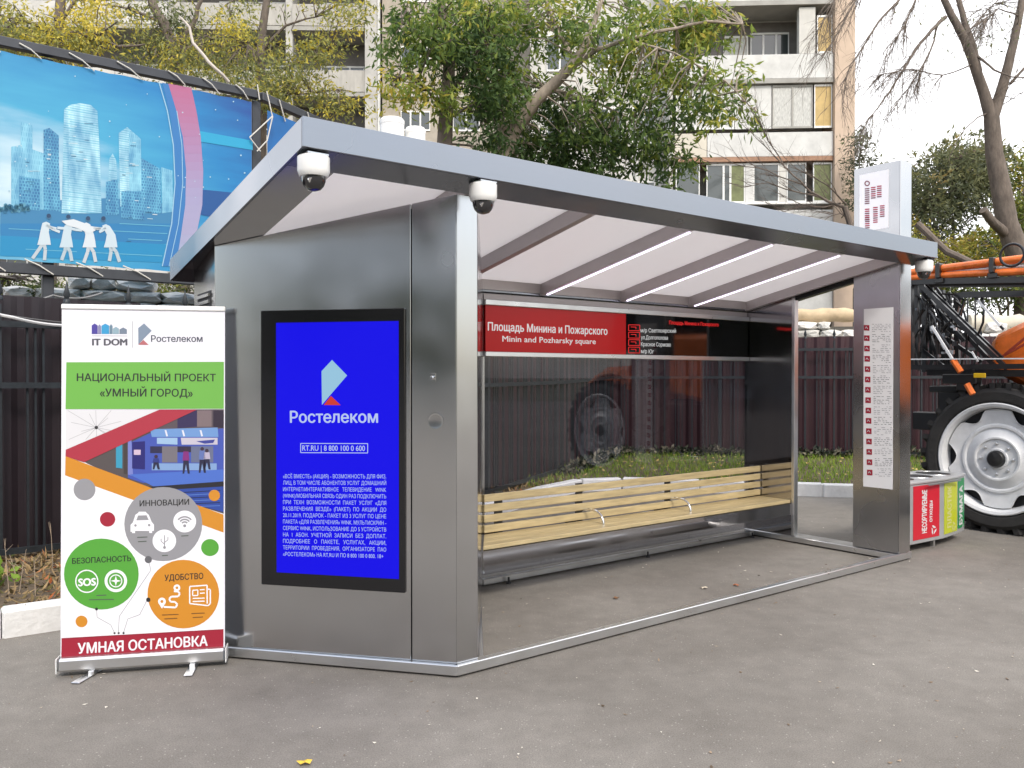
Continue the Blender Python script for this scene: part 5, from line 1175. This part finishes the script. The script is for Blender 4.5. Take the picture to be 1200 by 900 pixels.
# ------------------------------------------------------------ trees
m_bark = pbr('bark', (.13, .105, .085), .9, vary=.35, vscale=9, bump=.8, bscale=20, stretch=(1, 1, .4))
m_barkp = pbr('pale_bark', (.30, .25, .20), .9, vary=.3, vscale=7, bump=.7, bscale=16, stretch=(1, 1, .4))
m_lgreen = ramp_mat('leaves_green', [(0, (.045, .085, .030)), (.35, (.11, .18, .05)), (.65, (.25, .32, .06)), (.85, (.46, .44, .08)), (1, (.60, .48, .09))], translucent=.45)
m_lyel = ramp_mat('leaves_yellowing', [(0, (.07, .09, .035)), (.3, (.19, .22, .09)), (.55, (.35, .35, .10)), (.8, (.62, .50, .05)), (1, (.72, .58, .12))], translucent=.4)
m_lolive = ramp_mat('leaves_olive', [(0, (.07, .085, .05)), (.4, (.17, .19, .10)), (.75, (.29, .28, .12)), (1, (.44, .32, .12))], translucent=.4)
m_lbush = ramp_mat('leaves_bush', [(0, (.03, .05, .015)), (.4, (.10, .14, .03)), (.7, (.25, .27, .04)), (1, (.40, .30, .06))])
def wig(pts, n=5, a=.05):
    """subdivide a polyline with small wiggles"""
    out = [Vector(pts[0])]
    for p, q in zip(pts[:-1], pts[1:]):
        p = Vector(p); q = Vector(q); l = (q - p).length
        for k in range(1, n + 1):
            v = p.lerp(q, k / n)
            if k < n: v = v + Vector((rnd.uniform(-a, a), rnd.uniform(-a, a), rnd.uniform(-a, a))) * l
            out.append(v)
    return out
def limb(mb, pxs, r0, r1, n=8, sub=3, a=.02):
    pts = wig([at(*p) for p in pxs], sub, a); m_ = len(pts)
    rs = [r0 + (r1 - r0) * (i / (m_ - 1)) ** .8 for i in range(m_)]
    mb.tube(pts, rs, n); return pts
def twig(mb, p, d, l, r, depth, droop=0):
    pts = [p]; v = Vector(d).normalized(); n = 5
    for i in range(n):
        v = (v + Vector((rnd.uniform(-.22, .22), rnd.uniform(-.22, .22), rnd.uniform(-.2, .2) - droop))).normalized(); pts.append(pts[-1] + v * l / n)
    mb.tube(pts, [r * (1 - .8 * i / n) for i in range(n + 1)], 4 if r < .02 else 6)
    if depth:
        for k in range(rnd.randint(3, 5)):
            i = rnd.randint(1, n - 1); w = (v + Vector((rnd.uniform(-1, 1), rnd.uniform(-.6, .6), rnd.uniform(-.8, .6)))).normalized()
            twig(mb, pts[i], w, l * rnd.uniform(.4, .65), r * .5, depth - 1, droop)
    return pts
DENS = .62
def crown(blobs, nper, leaf, tint0, mat, parent, segs=None, mb=None, droop=.5, clr=.38, spread=.18, name='crown', yellow=None, wd=.33):
    """blobs: (px, py, Y, rx_px, ry_px, depth_m, clumps). Leaves hang in sprays round each clump."""
    Cs = []; Ds = []; Ts = []
    for (px, py, Y, rx, ry, dp, nc, *tt) in blobs:
        for _ in range(int(nc * DENS + .5)):
            while True:
                u, v, w = rnd.uniform(-1, 1), rnd.uniform(-1, 1), rnd.uniform(-1, 1)
                if u * u + v * v + w * w < 1: break
            c = at(px + u * rx, py + v * ry, Y + w * dp)
            if c.z < .5: continue
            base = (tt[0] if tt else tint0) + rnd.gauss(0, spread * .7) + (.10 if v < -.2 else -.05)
            n = int(nper * rnd.uniform(.6, 1.4)); ax = Vector((rnd.gauss(0, 1), rnd.gauss(0, 1), rnd.gauss(0, .5))).normalized()
            f = R.uniform(-1, 1, n); off = R.normal(0, .13, (n, 3)) * clr * 2
            Cp = np.array(c)[None, :] + np.array(ax)[None, :] * (f * clr)[:, None] + off
            Cp[:, 2] -= np.abs(f) * clr * .45
            Cs.append(Cp); dd = R.normal(0, .6, (n, 3)) + np.array(ax)[None, :] * np.sign(f)[:, None] * .5; dd[:, 2] -= droop; Ds.append(dd)
            Ts.append(np.clip(base + R.normal(0, spread * .6, n), 0, 1))
            if mb is not None and segs:
                b = min((s for s in segs), key=lambda s: (s - c).length_squared)
                if (b - c).length < 3.2 and rnd.random() < .75:
                    m_ = b.lerp(c, .5) + Vector((rnd.uniform(-.1, .1), rnd.uniform(-.1, .1), .12 * (b - c).length)); mb.tube([b, m_, c], [.016, .010, .004], 4)
    C = np.concatenate(Cs); D = np.concatenate(Ds); T = np.concatenate(Ts); n = len(C)
    Nn = R.normal(0, .7, (n, 3)); Nn[:, 2] += .9
    ln = R.uniform(.7, 1.3, n) * leaf
    return leafmesh(name, C, D, Nn, ln, ln * wd, T, mat, parent)
def tree(name, root, label, group=None, cat='tree'): return empty(name, Matrix.Translation(root), label, cat, group)
# big leaning tree behind the roof
Y = 14.0
g0 = at(590, 441, Y); g0.z = verge_h(g0.x, g0.y)
t1 = tree('leaning_tree', g0, 'green leafy tree with a thick limb leaning over the shelter roof', 'trees in front of the apartment blocks')
mb = MB(); segs = []
segs += wig([g0 - Vector((0, 0, .2)), at(588, 330, Y), at(590, 190, Y)], 3, .01); mb.tube(segs, .15, 10)
segs += limb(mb, [(592, 196, Y), (590, 165, Y), (589, 148, Y)], .12, .09, 10, 2)
segs += limb(mb, [(590, 188, Y), (603, 152, Y - .1), (628, 118, Y - .3), (655, 93, Y - .4), (676, 70, Y - .5), (690, 42, Y - .5)], .135, .07, 10, 3, .01)
segs += limb(mb, [(668, 80, Y - .4), (700, 58, Y - .7), (735, 46, Y - .9), (775, 36, Y - 1), (830, 25, Y - 1), (870, 28, Y - .9)], .045, .015, 7)
segs += limb(mb, [(690, 42, Y - .5), (700, 15, Y - .4), (712, -20, Y - .3)], .06, .03); segs += limb(mb, [(735, 46, Y - .9), (790, 62, Y - 1.2), (850, 95, Y - 1.3), (885, 130, Y - 1.3)], .022, .007, 6)
segs += limb(mb, [(640, 105, Y), (700, 120, Y + .6), (760, 150, Y + .8), (800, 185, Y + .8)], .03, .01, 6); segs += limb(mb, [(676, 70, Y - .5), (655, 40, Y), (640, 0, Y + .4)], .04, .02, 6)
tr1 = mb
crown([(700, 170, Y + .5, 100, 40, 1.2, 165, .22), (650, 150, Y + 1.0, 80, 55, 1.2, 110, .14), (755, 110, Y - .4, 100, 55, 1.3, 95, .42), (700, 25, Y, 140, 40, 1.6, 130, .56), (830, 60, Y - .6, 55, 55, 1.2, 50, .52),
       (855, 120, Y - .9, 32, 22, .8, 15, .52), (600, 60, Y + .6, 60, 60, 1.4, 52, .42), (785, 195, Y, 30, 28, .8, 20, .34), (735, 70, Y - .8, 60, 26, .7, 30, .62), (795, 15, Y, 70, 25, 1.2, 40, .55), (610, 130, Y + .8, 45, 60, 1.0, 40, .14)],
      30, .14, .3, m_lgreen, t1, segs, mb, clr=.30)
mb.build('trunk', m_barkp, t1, smooth=True)
# tree behind the kiosk side
Y = 13.2
g0 = at(521, 441, Y); g0.z = verge_h(g0.x, g0.y)
t2 = tree('leafy_tree', g0, 'dark green tree with yellow drooping tips rising behind the white roof canisters', 'trees in front of the apartment blocks')
mb = MB(); segs = wig([g0 - Vector((0, 0, .2)), at(522, 300, Y), at(521, 168, Y), at(524, 110, Y), at(527, 60, Y), at(518, 15, Y), at(512, -30, Y)], 2, .01); mb.tube(segs, [.16 - .009 * i for i in range(len(segs))], 10)
segs += limb(mb, [(524, 115, Y), (548, 80, Y), (570, 40, Y + .4)], .05, .02, 6); segs += limb(mb, [(526, 80, Y), (500, 50, Y - .3), (470, 25, Y - .4)], .05, .015, 6); segs += limb(mb, [(523, 130, Y), (490, 95, Y - .5), (455, 88, Y - .7)], .03, .008, 6)
segs += limb(mb, [(522, 140, Y), (560, 120, Y + .3), (590, 110, Y + .6)], .03, .01, 6)
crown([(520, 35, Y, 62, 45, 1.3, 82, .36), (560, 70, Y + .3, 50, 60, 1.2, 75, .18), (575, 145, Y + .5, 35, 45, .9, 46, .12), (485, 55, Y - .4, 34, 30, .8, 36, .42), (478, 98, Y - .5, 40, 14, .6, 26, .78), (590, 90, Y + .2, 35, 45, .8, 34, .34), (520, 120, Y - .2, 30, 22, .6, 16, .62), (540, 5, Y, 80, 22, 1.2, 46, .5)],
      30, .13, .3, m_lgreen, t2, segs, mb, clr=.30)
mb.build('trunk', m_bark, t2, smooth=True)
# yellowing trees over the billboard
def leftree(label, trunk, limbs, blobs, mat, tint, leaf=.10, nper=40, rad0=.15, bark=m_bark):
    px, py, Y = trunk[0]; g = at(px, 441, Y); g.z = verge_h(g.x, g.y)
    t = tree('yellowing_tree', g, label, 'trees behind the billboard'); mb = MB()
    segs = wig([g - Vector((0, 0, .2))] + [at(*p) for p in trunk], 2, .01); mb.tube(segs, [rad0 * (1 - .5 * i / (len(segs) - 1)) for i in range(len(segs))], 9)
    for l in limbs: segs += limb(mb, l[0], l[1], l[2], 7, 3, .03)
    crown([b[:6] + (int(b[6] * .86),) + tuple(b[7:]) for b in blobs], nper, leaf, tint, mat, t, segs, mb, clr=.42); mb.build('trunk', bark, t, smooth=True); return t
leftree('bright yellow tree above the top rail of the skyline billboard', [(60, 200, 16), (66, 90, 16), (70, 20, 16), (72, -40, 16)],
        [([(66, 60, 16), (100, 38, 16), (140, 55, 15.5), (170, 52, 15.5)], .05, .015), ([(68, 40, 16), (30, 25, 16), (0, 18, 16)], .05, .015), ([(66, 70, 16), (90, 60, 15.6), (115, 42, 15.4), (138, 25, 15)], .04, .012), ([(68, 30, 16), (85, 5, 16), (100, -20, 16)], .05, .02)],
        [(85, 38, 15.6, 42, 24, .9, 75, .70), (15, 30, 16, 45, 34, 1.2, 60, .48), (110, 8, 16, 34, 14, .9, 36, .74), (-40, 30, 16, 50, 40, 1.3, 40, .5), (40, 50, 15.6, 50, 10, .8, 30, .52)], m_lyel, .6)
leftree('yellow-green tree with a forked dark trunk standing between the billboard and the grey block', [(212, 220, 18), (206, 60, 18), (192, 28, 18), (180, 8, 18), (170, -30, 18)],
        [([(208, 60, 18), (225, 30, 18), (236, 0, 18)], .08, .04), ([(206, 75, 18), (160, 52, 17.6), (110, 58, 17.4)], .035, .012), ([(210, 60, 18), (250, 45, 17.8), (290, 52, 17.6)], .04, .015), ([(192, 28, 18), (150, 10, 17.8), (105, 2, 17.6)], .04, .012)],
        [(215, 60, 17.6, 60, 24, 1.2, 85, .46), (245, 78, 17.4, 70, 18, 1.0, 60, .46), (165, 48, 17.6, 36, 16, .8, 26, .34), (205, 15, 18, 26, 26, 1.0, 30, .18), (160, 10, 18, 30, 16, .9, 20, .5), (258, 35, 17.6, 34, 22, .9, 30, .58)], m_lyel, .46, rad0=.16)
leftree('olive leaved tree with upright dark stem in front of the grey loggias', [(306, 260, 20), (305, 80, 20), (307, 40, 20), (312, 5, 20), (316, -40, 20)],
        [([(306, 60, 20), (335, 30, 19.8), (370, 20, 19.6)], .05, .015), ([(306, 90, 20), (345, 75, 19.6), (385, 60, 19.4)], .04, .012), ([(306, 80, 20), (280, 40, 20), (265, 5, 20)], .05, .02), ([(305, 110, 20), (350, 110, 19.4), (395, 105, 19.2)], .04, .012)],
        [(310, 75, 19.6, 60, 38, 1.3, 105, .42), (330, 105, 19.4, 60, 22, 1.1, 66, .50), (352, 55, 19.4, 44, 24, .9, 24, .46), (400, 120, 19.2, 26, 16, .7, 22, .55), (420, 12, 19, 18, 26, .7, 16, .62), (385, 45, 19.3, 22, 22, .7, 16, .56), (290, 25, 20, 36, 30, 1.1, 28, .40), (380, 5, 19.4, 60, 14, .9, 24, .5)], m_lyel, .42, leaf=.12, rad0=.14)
# pale broken branch
mb = MB(); limb(mb, [(211, 20, 15), (222, 32, 15), (226, 50, 15), (238, 64, 15), (252, 80, 15), (268, 96, 15.2)], .018, .032, 7, 2, .04)
tag(mb.build('dead_branch', pbr('bleached_wood', (.52, .47, .42), .8), smooth=True), 'bare bleached branch hanging in the yellow-green tree above the billboard', 'branch')
# bare tree by the sky
Y = 20
g0 = at(1206, 441, Y); g0.z = verge_h(g0.x, g0.y)
t3 = tree('bare_tree', g0, 'tall bare forked tree against the white sky beyond the stele')
mb = MB(); segs = wig([g0, at(1204, 330, Y)] + [at(*p, Y) for p in ((1192, 295), (1180, 262), (1172, 215), (1165, 180), (1162, 138))], 2, .008); mb.tube(segs, [.30 - .011 * i for i in range(len(segs))], 12)
s2 = limb(mb, [(1162, 142, Y), (1154, 112, Y), (1143, 80, Y), (1130, 45, Y), (1115, 18, Y), (1100, -15, Y), (1090, -60, Y)], .15, .06, 10, 3, .008)
s2 += limb(mb, [(1146, 84, Y), (1140, 55, Y + .2), (1130, 25, Y + .3), (1122, -5, Y + .4), (1112, -60, Y + .5)], .10, .05, 9, 3, .008)
s3 = limb(mb, [(1163, 138, Y), (1174, 105, Y), (1182, 75, Y), (1189, 45, Y), (1196, 10, Y), (1203, -40, Y)], .14, .07, 10, 3, .008)
limb(mb, [(1180, 275, Y), (1165, 262, Y - .3), (1152, 246, Y - .5)], .13, .09, 9, 2, .01)
limb(mb, [(1146, 66, Y), (1165, 82, Y - .5), (1185, 90, Y - .8), (1225, 93, Y - 1)], .03, .012, 6); limb(mb, [(1184, 98, Y), (1200, 80, Y), (1222, 62, Y)], .04, .02, 6)
limb(mb, [(1160, 132, Y), (1145, 138, Y - .2), (1130, 152, Y - .3), (1120, 168, Y - .4), (1112, 188, Y - .4)], .02, .006, 5)
for (pts, r0) in (([(1108, 20, Y), (1092, 35, Y - .3), (1072, 60, Y - .6), (1050, 95, Y - .9), (1030, 125, Y - 1.1), (1012, 150, Y - 1.2)], .05), ([(1100, 25, Y), (1090, 60, Y - .2), (1070, 95, Y - .6), (1052, 120, Y - .8)], .03),
                  ([(1096, -40, Y), (1060, -10, Y - .6), (1030, 25, Y - 1), (1005, 65, Y - 1.4), (985, 100, Y - 1.6)], .045), ([(1092, -60, Y), (1040, -40, Y - .8), (1000, 5, Y - 1.4), (975, 50, Y - 1.8)], .04),
                  ([(1140, 75, Y), (1105, 88, Y - .4), (1060, 82, Y - .8), (1020, 90, Y - 1)], .02), ([(1196, 20, Y), (1170, 10, Y - .5), (1150, 25, Y - .8)], .02), ([(1130, 40, Y), (1150, 20, Y + .4), (1175, -5, Y + .6)], .03),
                  ([(1090, -50, Y), (1075, -5, Y - .3), (1060, 30, Y - .7), (1040, 60, Y - .9)], .03), ([(1080, -60, Y), (1020, -45, Y - 1), (985, -10, Y - 1.5), (965, 25, Y - 1.8)], .035)):
    q = limb(mb, pts, r0, .008, 6, 3, .03)
    for _ in range(34):
        i = rnd.randint(3, len(q) - 1); d = (q[i] - q[i - 1]).normalized() + Vector((rnd.uniform(-.5, .3), rnd.uniform(-.4, .4), rnd.uniform(-.9, .1)))
        twig(mb, q[i], d, rnd.uniform(.5, 1.5), .0085, 1, .12)
for _ in range(26):
    q = rnd.choice(s3 + s2[2:]); twig(mb, q, Vector((rnd.uniform(-.2, 1), rnd.uniform(-.5, .5), rnd.uniform(-.2, .9))), rnd.uniform(.6, 1.6), .012, 1, .02)
mb.build('trunk', m_bark, t3, smooth=True)
crown([(1170, 25, Y, 40, 30, 1.5, 34, .4), (1110, 30, Y - 1, 60, 40, 1.2, 14, .4)], 7, .10, .4, m_lolive, t3, droop=.7, clr=.5)
# bare shrub-like branches over the stele side
Y = 11.5
g0 = at(1012, 441, Y); g0.z = verge_h(g0.x, g0.y)
t4 = tree('bare_sapling', g0, 'thin bare sapling whose twigs reach over the shelter roof beside the stele')
mb = MB(); mb.tube(wig([g0, at(1010, 360, Y), at(1004, 290, Y), at(990, 243, Y)], 2, .01), [.05, .05, .048, .045, .045, .042, .04], 8)
for pts, r0 in (([(990, 243, Y), (970, 236, Y), (950, 225, Y), (930, 206, Y), (905, 180, Y), (880, 155, Y)], .024), ([(960, 231, Y), (930, 224, Y), (900, 214, Y), (870, 220, Y)], .012), ([(992, 240, Y), (975, 222, Y - .2), (955, 208, Y - .3), (925, 195, Y - .4)], .014),
                ([(985, 238, Y), (965, 243, Y), (940, 240, Y), (918, 248, Y)], .012), ([(1000, 262, Y), (985, 250, Y), (972, 254, Y), (960, 262, Y)], .010), ([(940, 216, Y), (900, 200, Y), (860, 192, Y), (832, 190, Y)], .010), ([(920, 197, Y), (900, 165, Y), (890, 140, Y)], .010)):
    q = limb(mb, pts, r0, .004, 6, 3, .03)
    for _ in range(10):
        i = rnd.randint(2, len(q) - 1); twig(mb, q[i], (q[i] - q[i - 1]).normalized() + Vector((rnd.uniform(-.5, .2), rnd.uniform(-.3, .3), rnd.uniform(-.2, .8))), rnd.uniform(.25, .7), .005, 1, -.03)
mb.build('trunk', m_bark, t4, smooth=True)
# shrubs and small trees on the slope
def shrub(name, label, root, blobs, mat, tint, leaf=.11, nper=34, stems=7, cat='bush', clr=.4, group='bushes on the slope behind the tractor'):
    px, py, Y = root; g = at(px, py, Y); gz = verge_h(g.x, g.y); g.z = gz
    t = tree(name, g, label, group, cat); mb = MB(); segs = []
    for _ in range(stems):
        b_ = rnd.choice(blobs); tip = at(b_[0] + rnd.uniform(-.6, .6) * b_[3], b_[1] - rnd.uniform(-.2, .9) * b_[4], b_[2] + rnd.uniform(-.5, .5))
        q = wig([g + Vector((rnd.uniform(-.3, .3), rnd.uniform(-.3, .3), -.2)), g.lerp(tip, .5) + Vector((0, 0, .3)), tip], 3, .05); mb.tube(q, [.05 * (1 - .8 * i / (len(q) - 1)) for i in range(len(q))], 6); segs += q
    crown(blobs, nper, leaf, tint, mat, t, segs, mb, droop=.1, clr=clr); mb.build('stem', m_bark, t, smooth=True); return t
shrub('olive_bush', 'tall silvery olive bush directly beyond the stele top', (1120, 330, 24), [(1110, 215, 23.5, 60, 42, 1.8, 240, .34), (1130, 188, 24, 42, 30, 1.5, 130, .42), (1165, 200, 24, 30, 34, 1.3, 60, .40), (1085, 255, 23, 42, 40, 1.4, 110, .28), (1055, 215, 25, 22, 22, 1, 26, .34)], m_lolive, .3, leaf=.17)
shrub('green_bush', 'yellow-green bush behind the bare tree trunk', (1195, 330, 23), [(1200, 245, 23, 36, 52, 1.5, 170, .58), (1160, 290, 22, 46, 24, 1.3, 90, .62), (1210, 195, 23, 26, 24, 1.2, 26, .5)], m_lbush, .5, leaf=.16)
shrub('rust_bush', 'low rust coloured bush above the orange boom tubes', (1110, 330, 21), [(1110, 290, 21, 48, 18, 1.2, 60, .86), (1150, 300, 21, 34, 14, 1.2, 36, .80), (1075, 275, 21.5, 20, 18, 1, 20, .8), (1130, 335, 20, 75, 20, 1, 110, .35), (1200, 335, 20, 40, 20, 1, 50, .3)], m_lbush, .85, leaf=.12)
shrub('dark_conifer', 'dark evergreen seen between the salmon pier and the stele', (1006, 330, 29), [(1008, 190, 29, 13, 48, 1.2, 60, .15), (1030, 205, 29, 18, 26, 1.0, 18, .2), (1015, 235, 29, 22, 20, 1.0, 24, .2)], m_lolive, .15, leaf=.16, cat='tree', group='trees on the slope')
mb = MB(); tag(MB().tube(wig([at(1075, 262, 19), at(1110, 295, 18.6), at(1150, 312, 18.2), at(1190, 322, 18)], 3, .02), .075, 8).build('fallen_log', m_bark, smooth=True), 'fallen grey log lying on the slope above the orange boom tubes', 'log')
# foliage between billboard and fence, and ivy over the stone wall
shrub('hedge', 'green and yellow hedge under the billboard, showing above the sheet fence', (40, 400, 9.8), [(30, 338, 9.6, 75, 15, .5, 70, .42), (110, 334, 10.2, 50, 13, .5, 44, .5), (175, 335, 11.4, 40, 9, .5, 30, .55), (215, 330, 12.2, 30, 14, .5, 26, .25), (-50, 335, 9.2, 50, 16, .5, 30, .4)], m_lbush, .45, leaf=.06, nper=46, clr=.22, cat='hedge', group='hedge under the billboard')
# black pebbles / dark edging at the foot of the far fence
n = 3400; ds_ = R.uniform(LN[3] + 2.2, LN[4] + 9, n); C = []
for d in ds_:
    p, q = along(float(d)); nrm = Vector((q.y, -q.x)); p = p + nrm * rnd.uniform(.02, .30); C.append((p.x, p.y, verge_h(p.x, p.y) + rnd.uniform(0, .12)))
leafmesh('ground_ivy', np.array(C), R.normal(0, 1, (n, 3)), R.normal(0, 1, (n, 3)), R.uniform(.05, .12, n), .05, R.uniform(0, 1, n), ramp_mat('ground_ivy', [(0, (.008, .012, .008)), (.6, (.03, .04, .02)), (1, (.25, .22, .16))], .7, .1), kind='stuff')

# ------------------------------------------------------------ what stands behind the photographer (seen only as reflections)
rt = random.Random(5)
m_far = ramp_mat('far_leaves', [(0, (.03, .045, .015)), (.5, (.07, .09, .03)), (1, (.16, .15, .05))], .7, .15)
for i, x in enumerate((-26, -17, -8, 2, 11, 20, 30)):
    y = -27 + rt.uniform(-2, 2); t = tree('roadside_tree', Vector((x, y, 0)), 'bushy roadside tree across the yard, %s' % ('beyond the kiosk side', 'broad crown', 'opposite the kiosk', 'opposite the shelter', 'with a low crown', 'opposite the stele', 'beyond the tractor side')[i], 'trees across the yard')
    MB().tube([(x, y, -.1), (x + .1, y, 1.2), (x, y, 3.2)], [.22, .18, .10], 8).build('trunk', m_bark, t, smooth=True)
    C = R.normal(0, 1, (2600, 3)); C /= np.linalg.norm(C, axis=1)[:, None]; C *= (R.uniform(.25, 1, 2600) ** .5)[:, None] * [5.2, 2.4, 3.1]; C += [x, y, 3.6 + rt.uniform(-.3, .5)]; C = C[C[:, 2] > .1]; n = len(C)
    leafmesh('crown', C, R.normal(0, 1, (n, 3)), R.normal(0, 1, (n, 3)), .45, .3, np.clip(R.normal(.45, .25, n), 0, 1), m_far, t)

FB = plane(Vector((16, -40, 0)), Vector((-1, 0, 0)))
bkb = empty('apartment_building', FB, 'five storey blue-grey block across the yard, seen only as a soft reflection in the steel', 'building')
bb(bkb, FB, 'wall', 0, 62, 0, 15, -12, 0, pbr('blue_grey_render', (.38, .42, .48), .85, vary=.1)); bb(bkb, FB, 'roof_edge', -.2, 62.2, 15.01, 15.5, -12, .3, m_conc)
for fl in range(5):
    for k in range(14):
        window(bkb, FB, 1.6 + k * 4.4, 3.6 + k * 4.4, 1.2 + fl * 2.9, 2.8 + fl * 2.9, .01, None, 2)
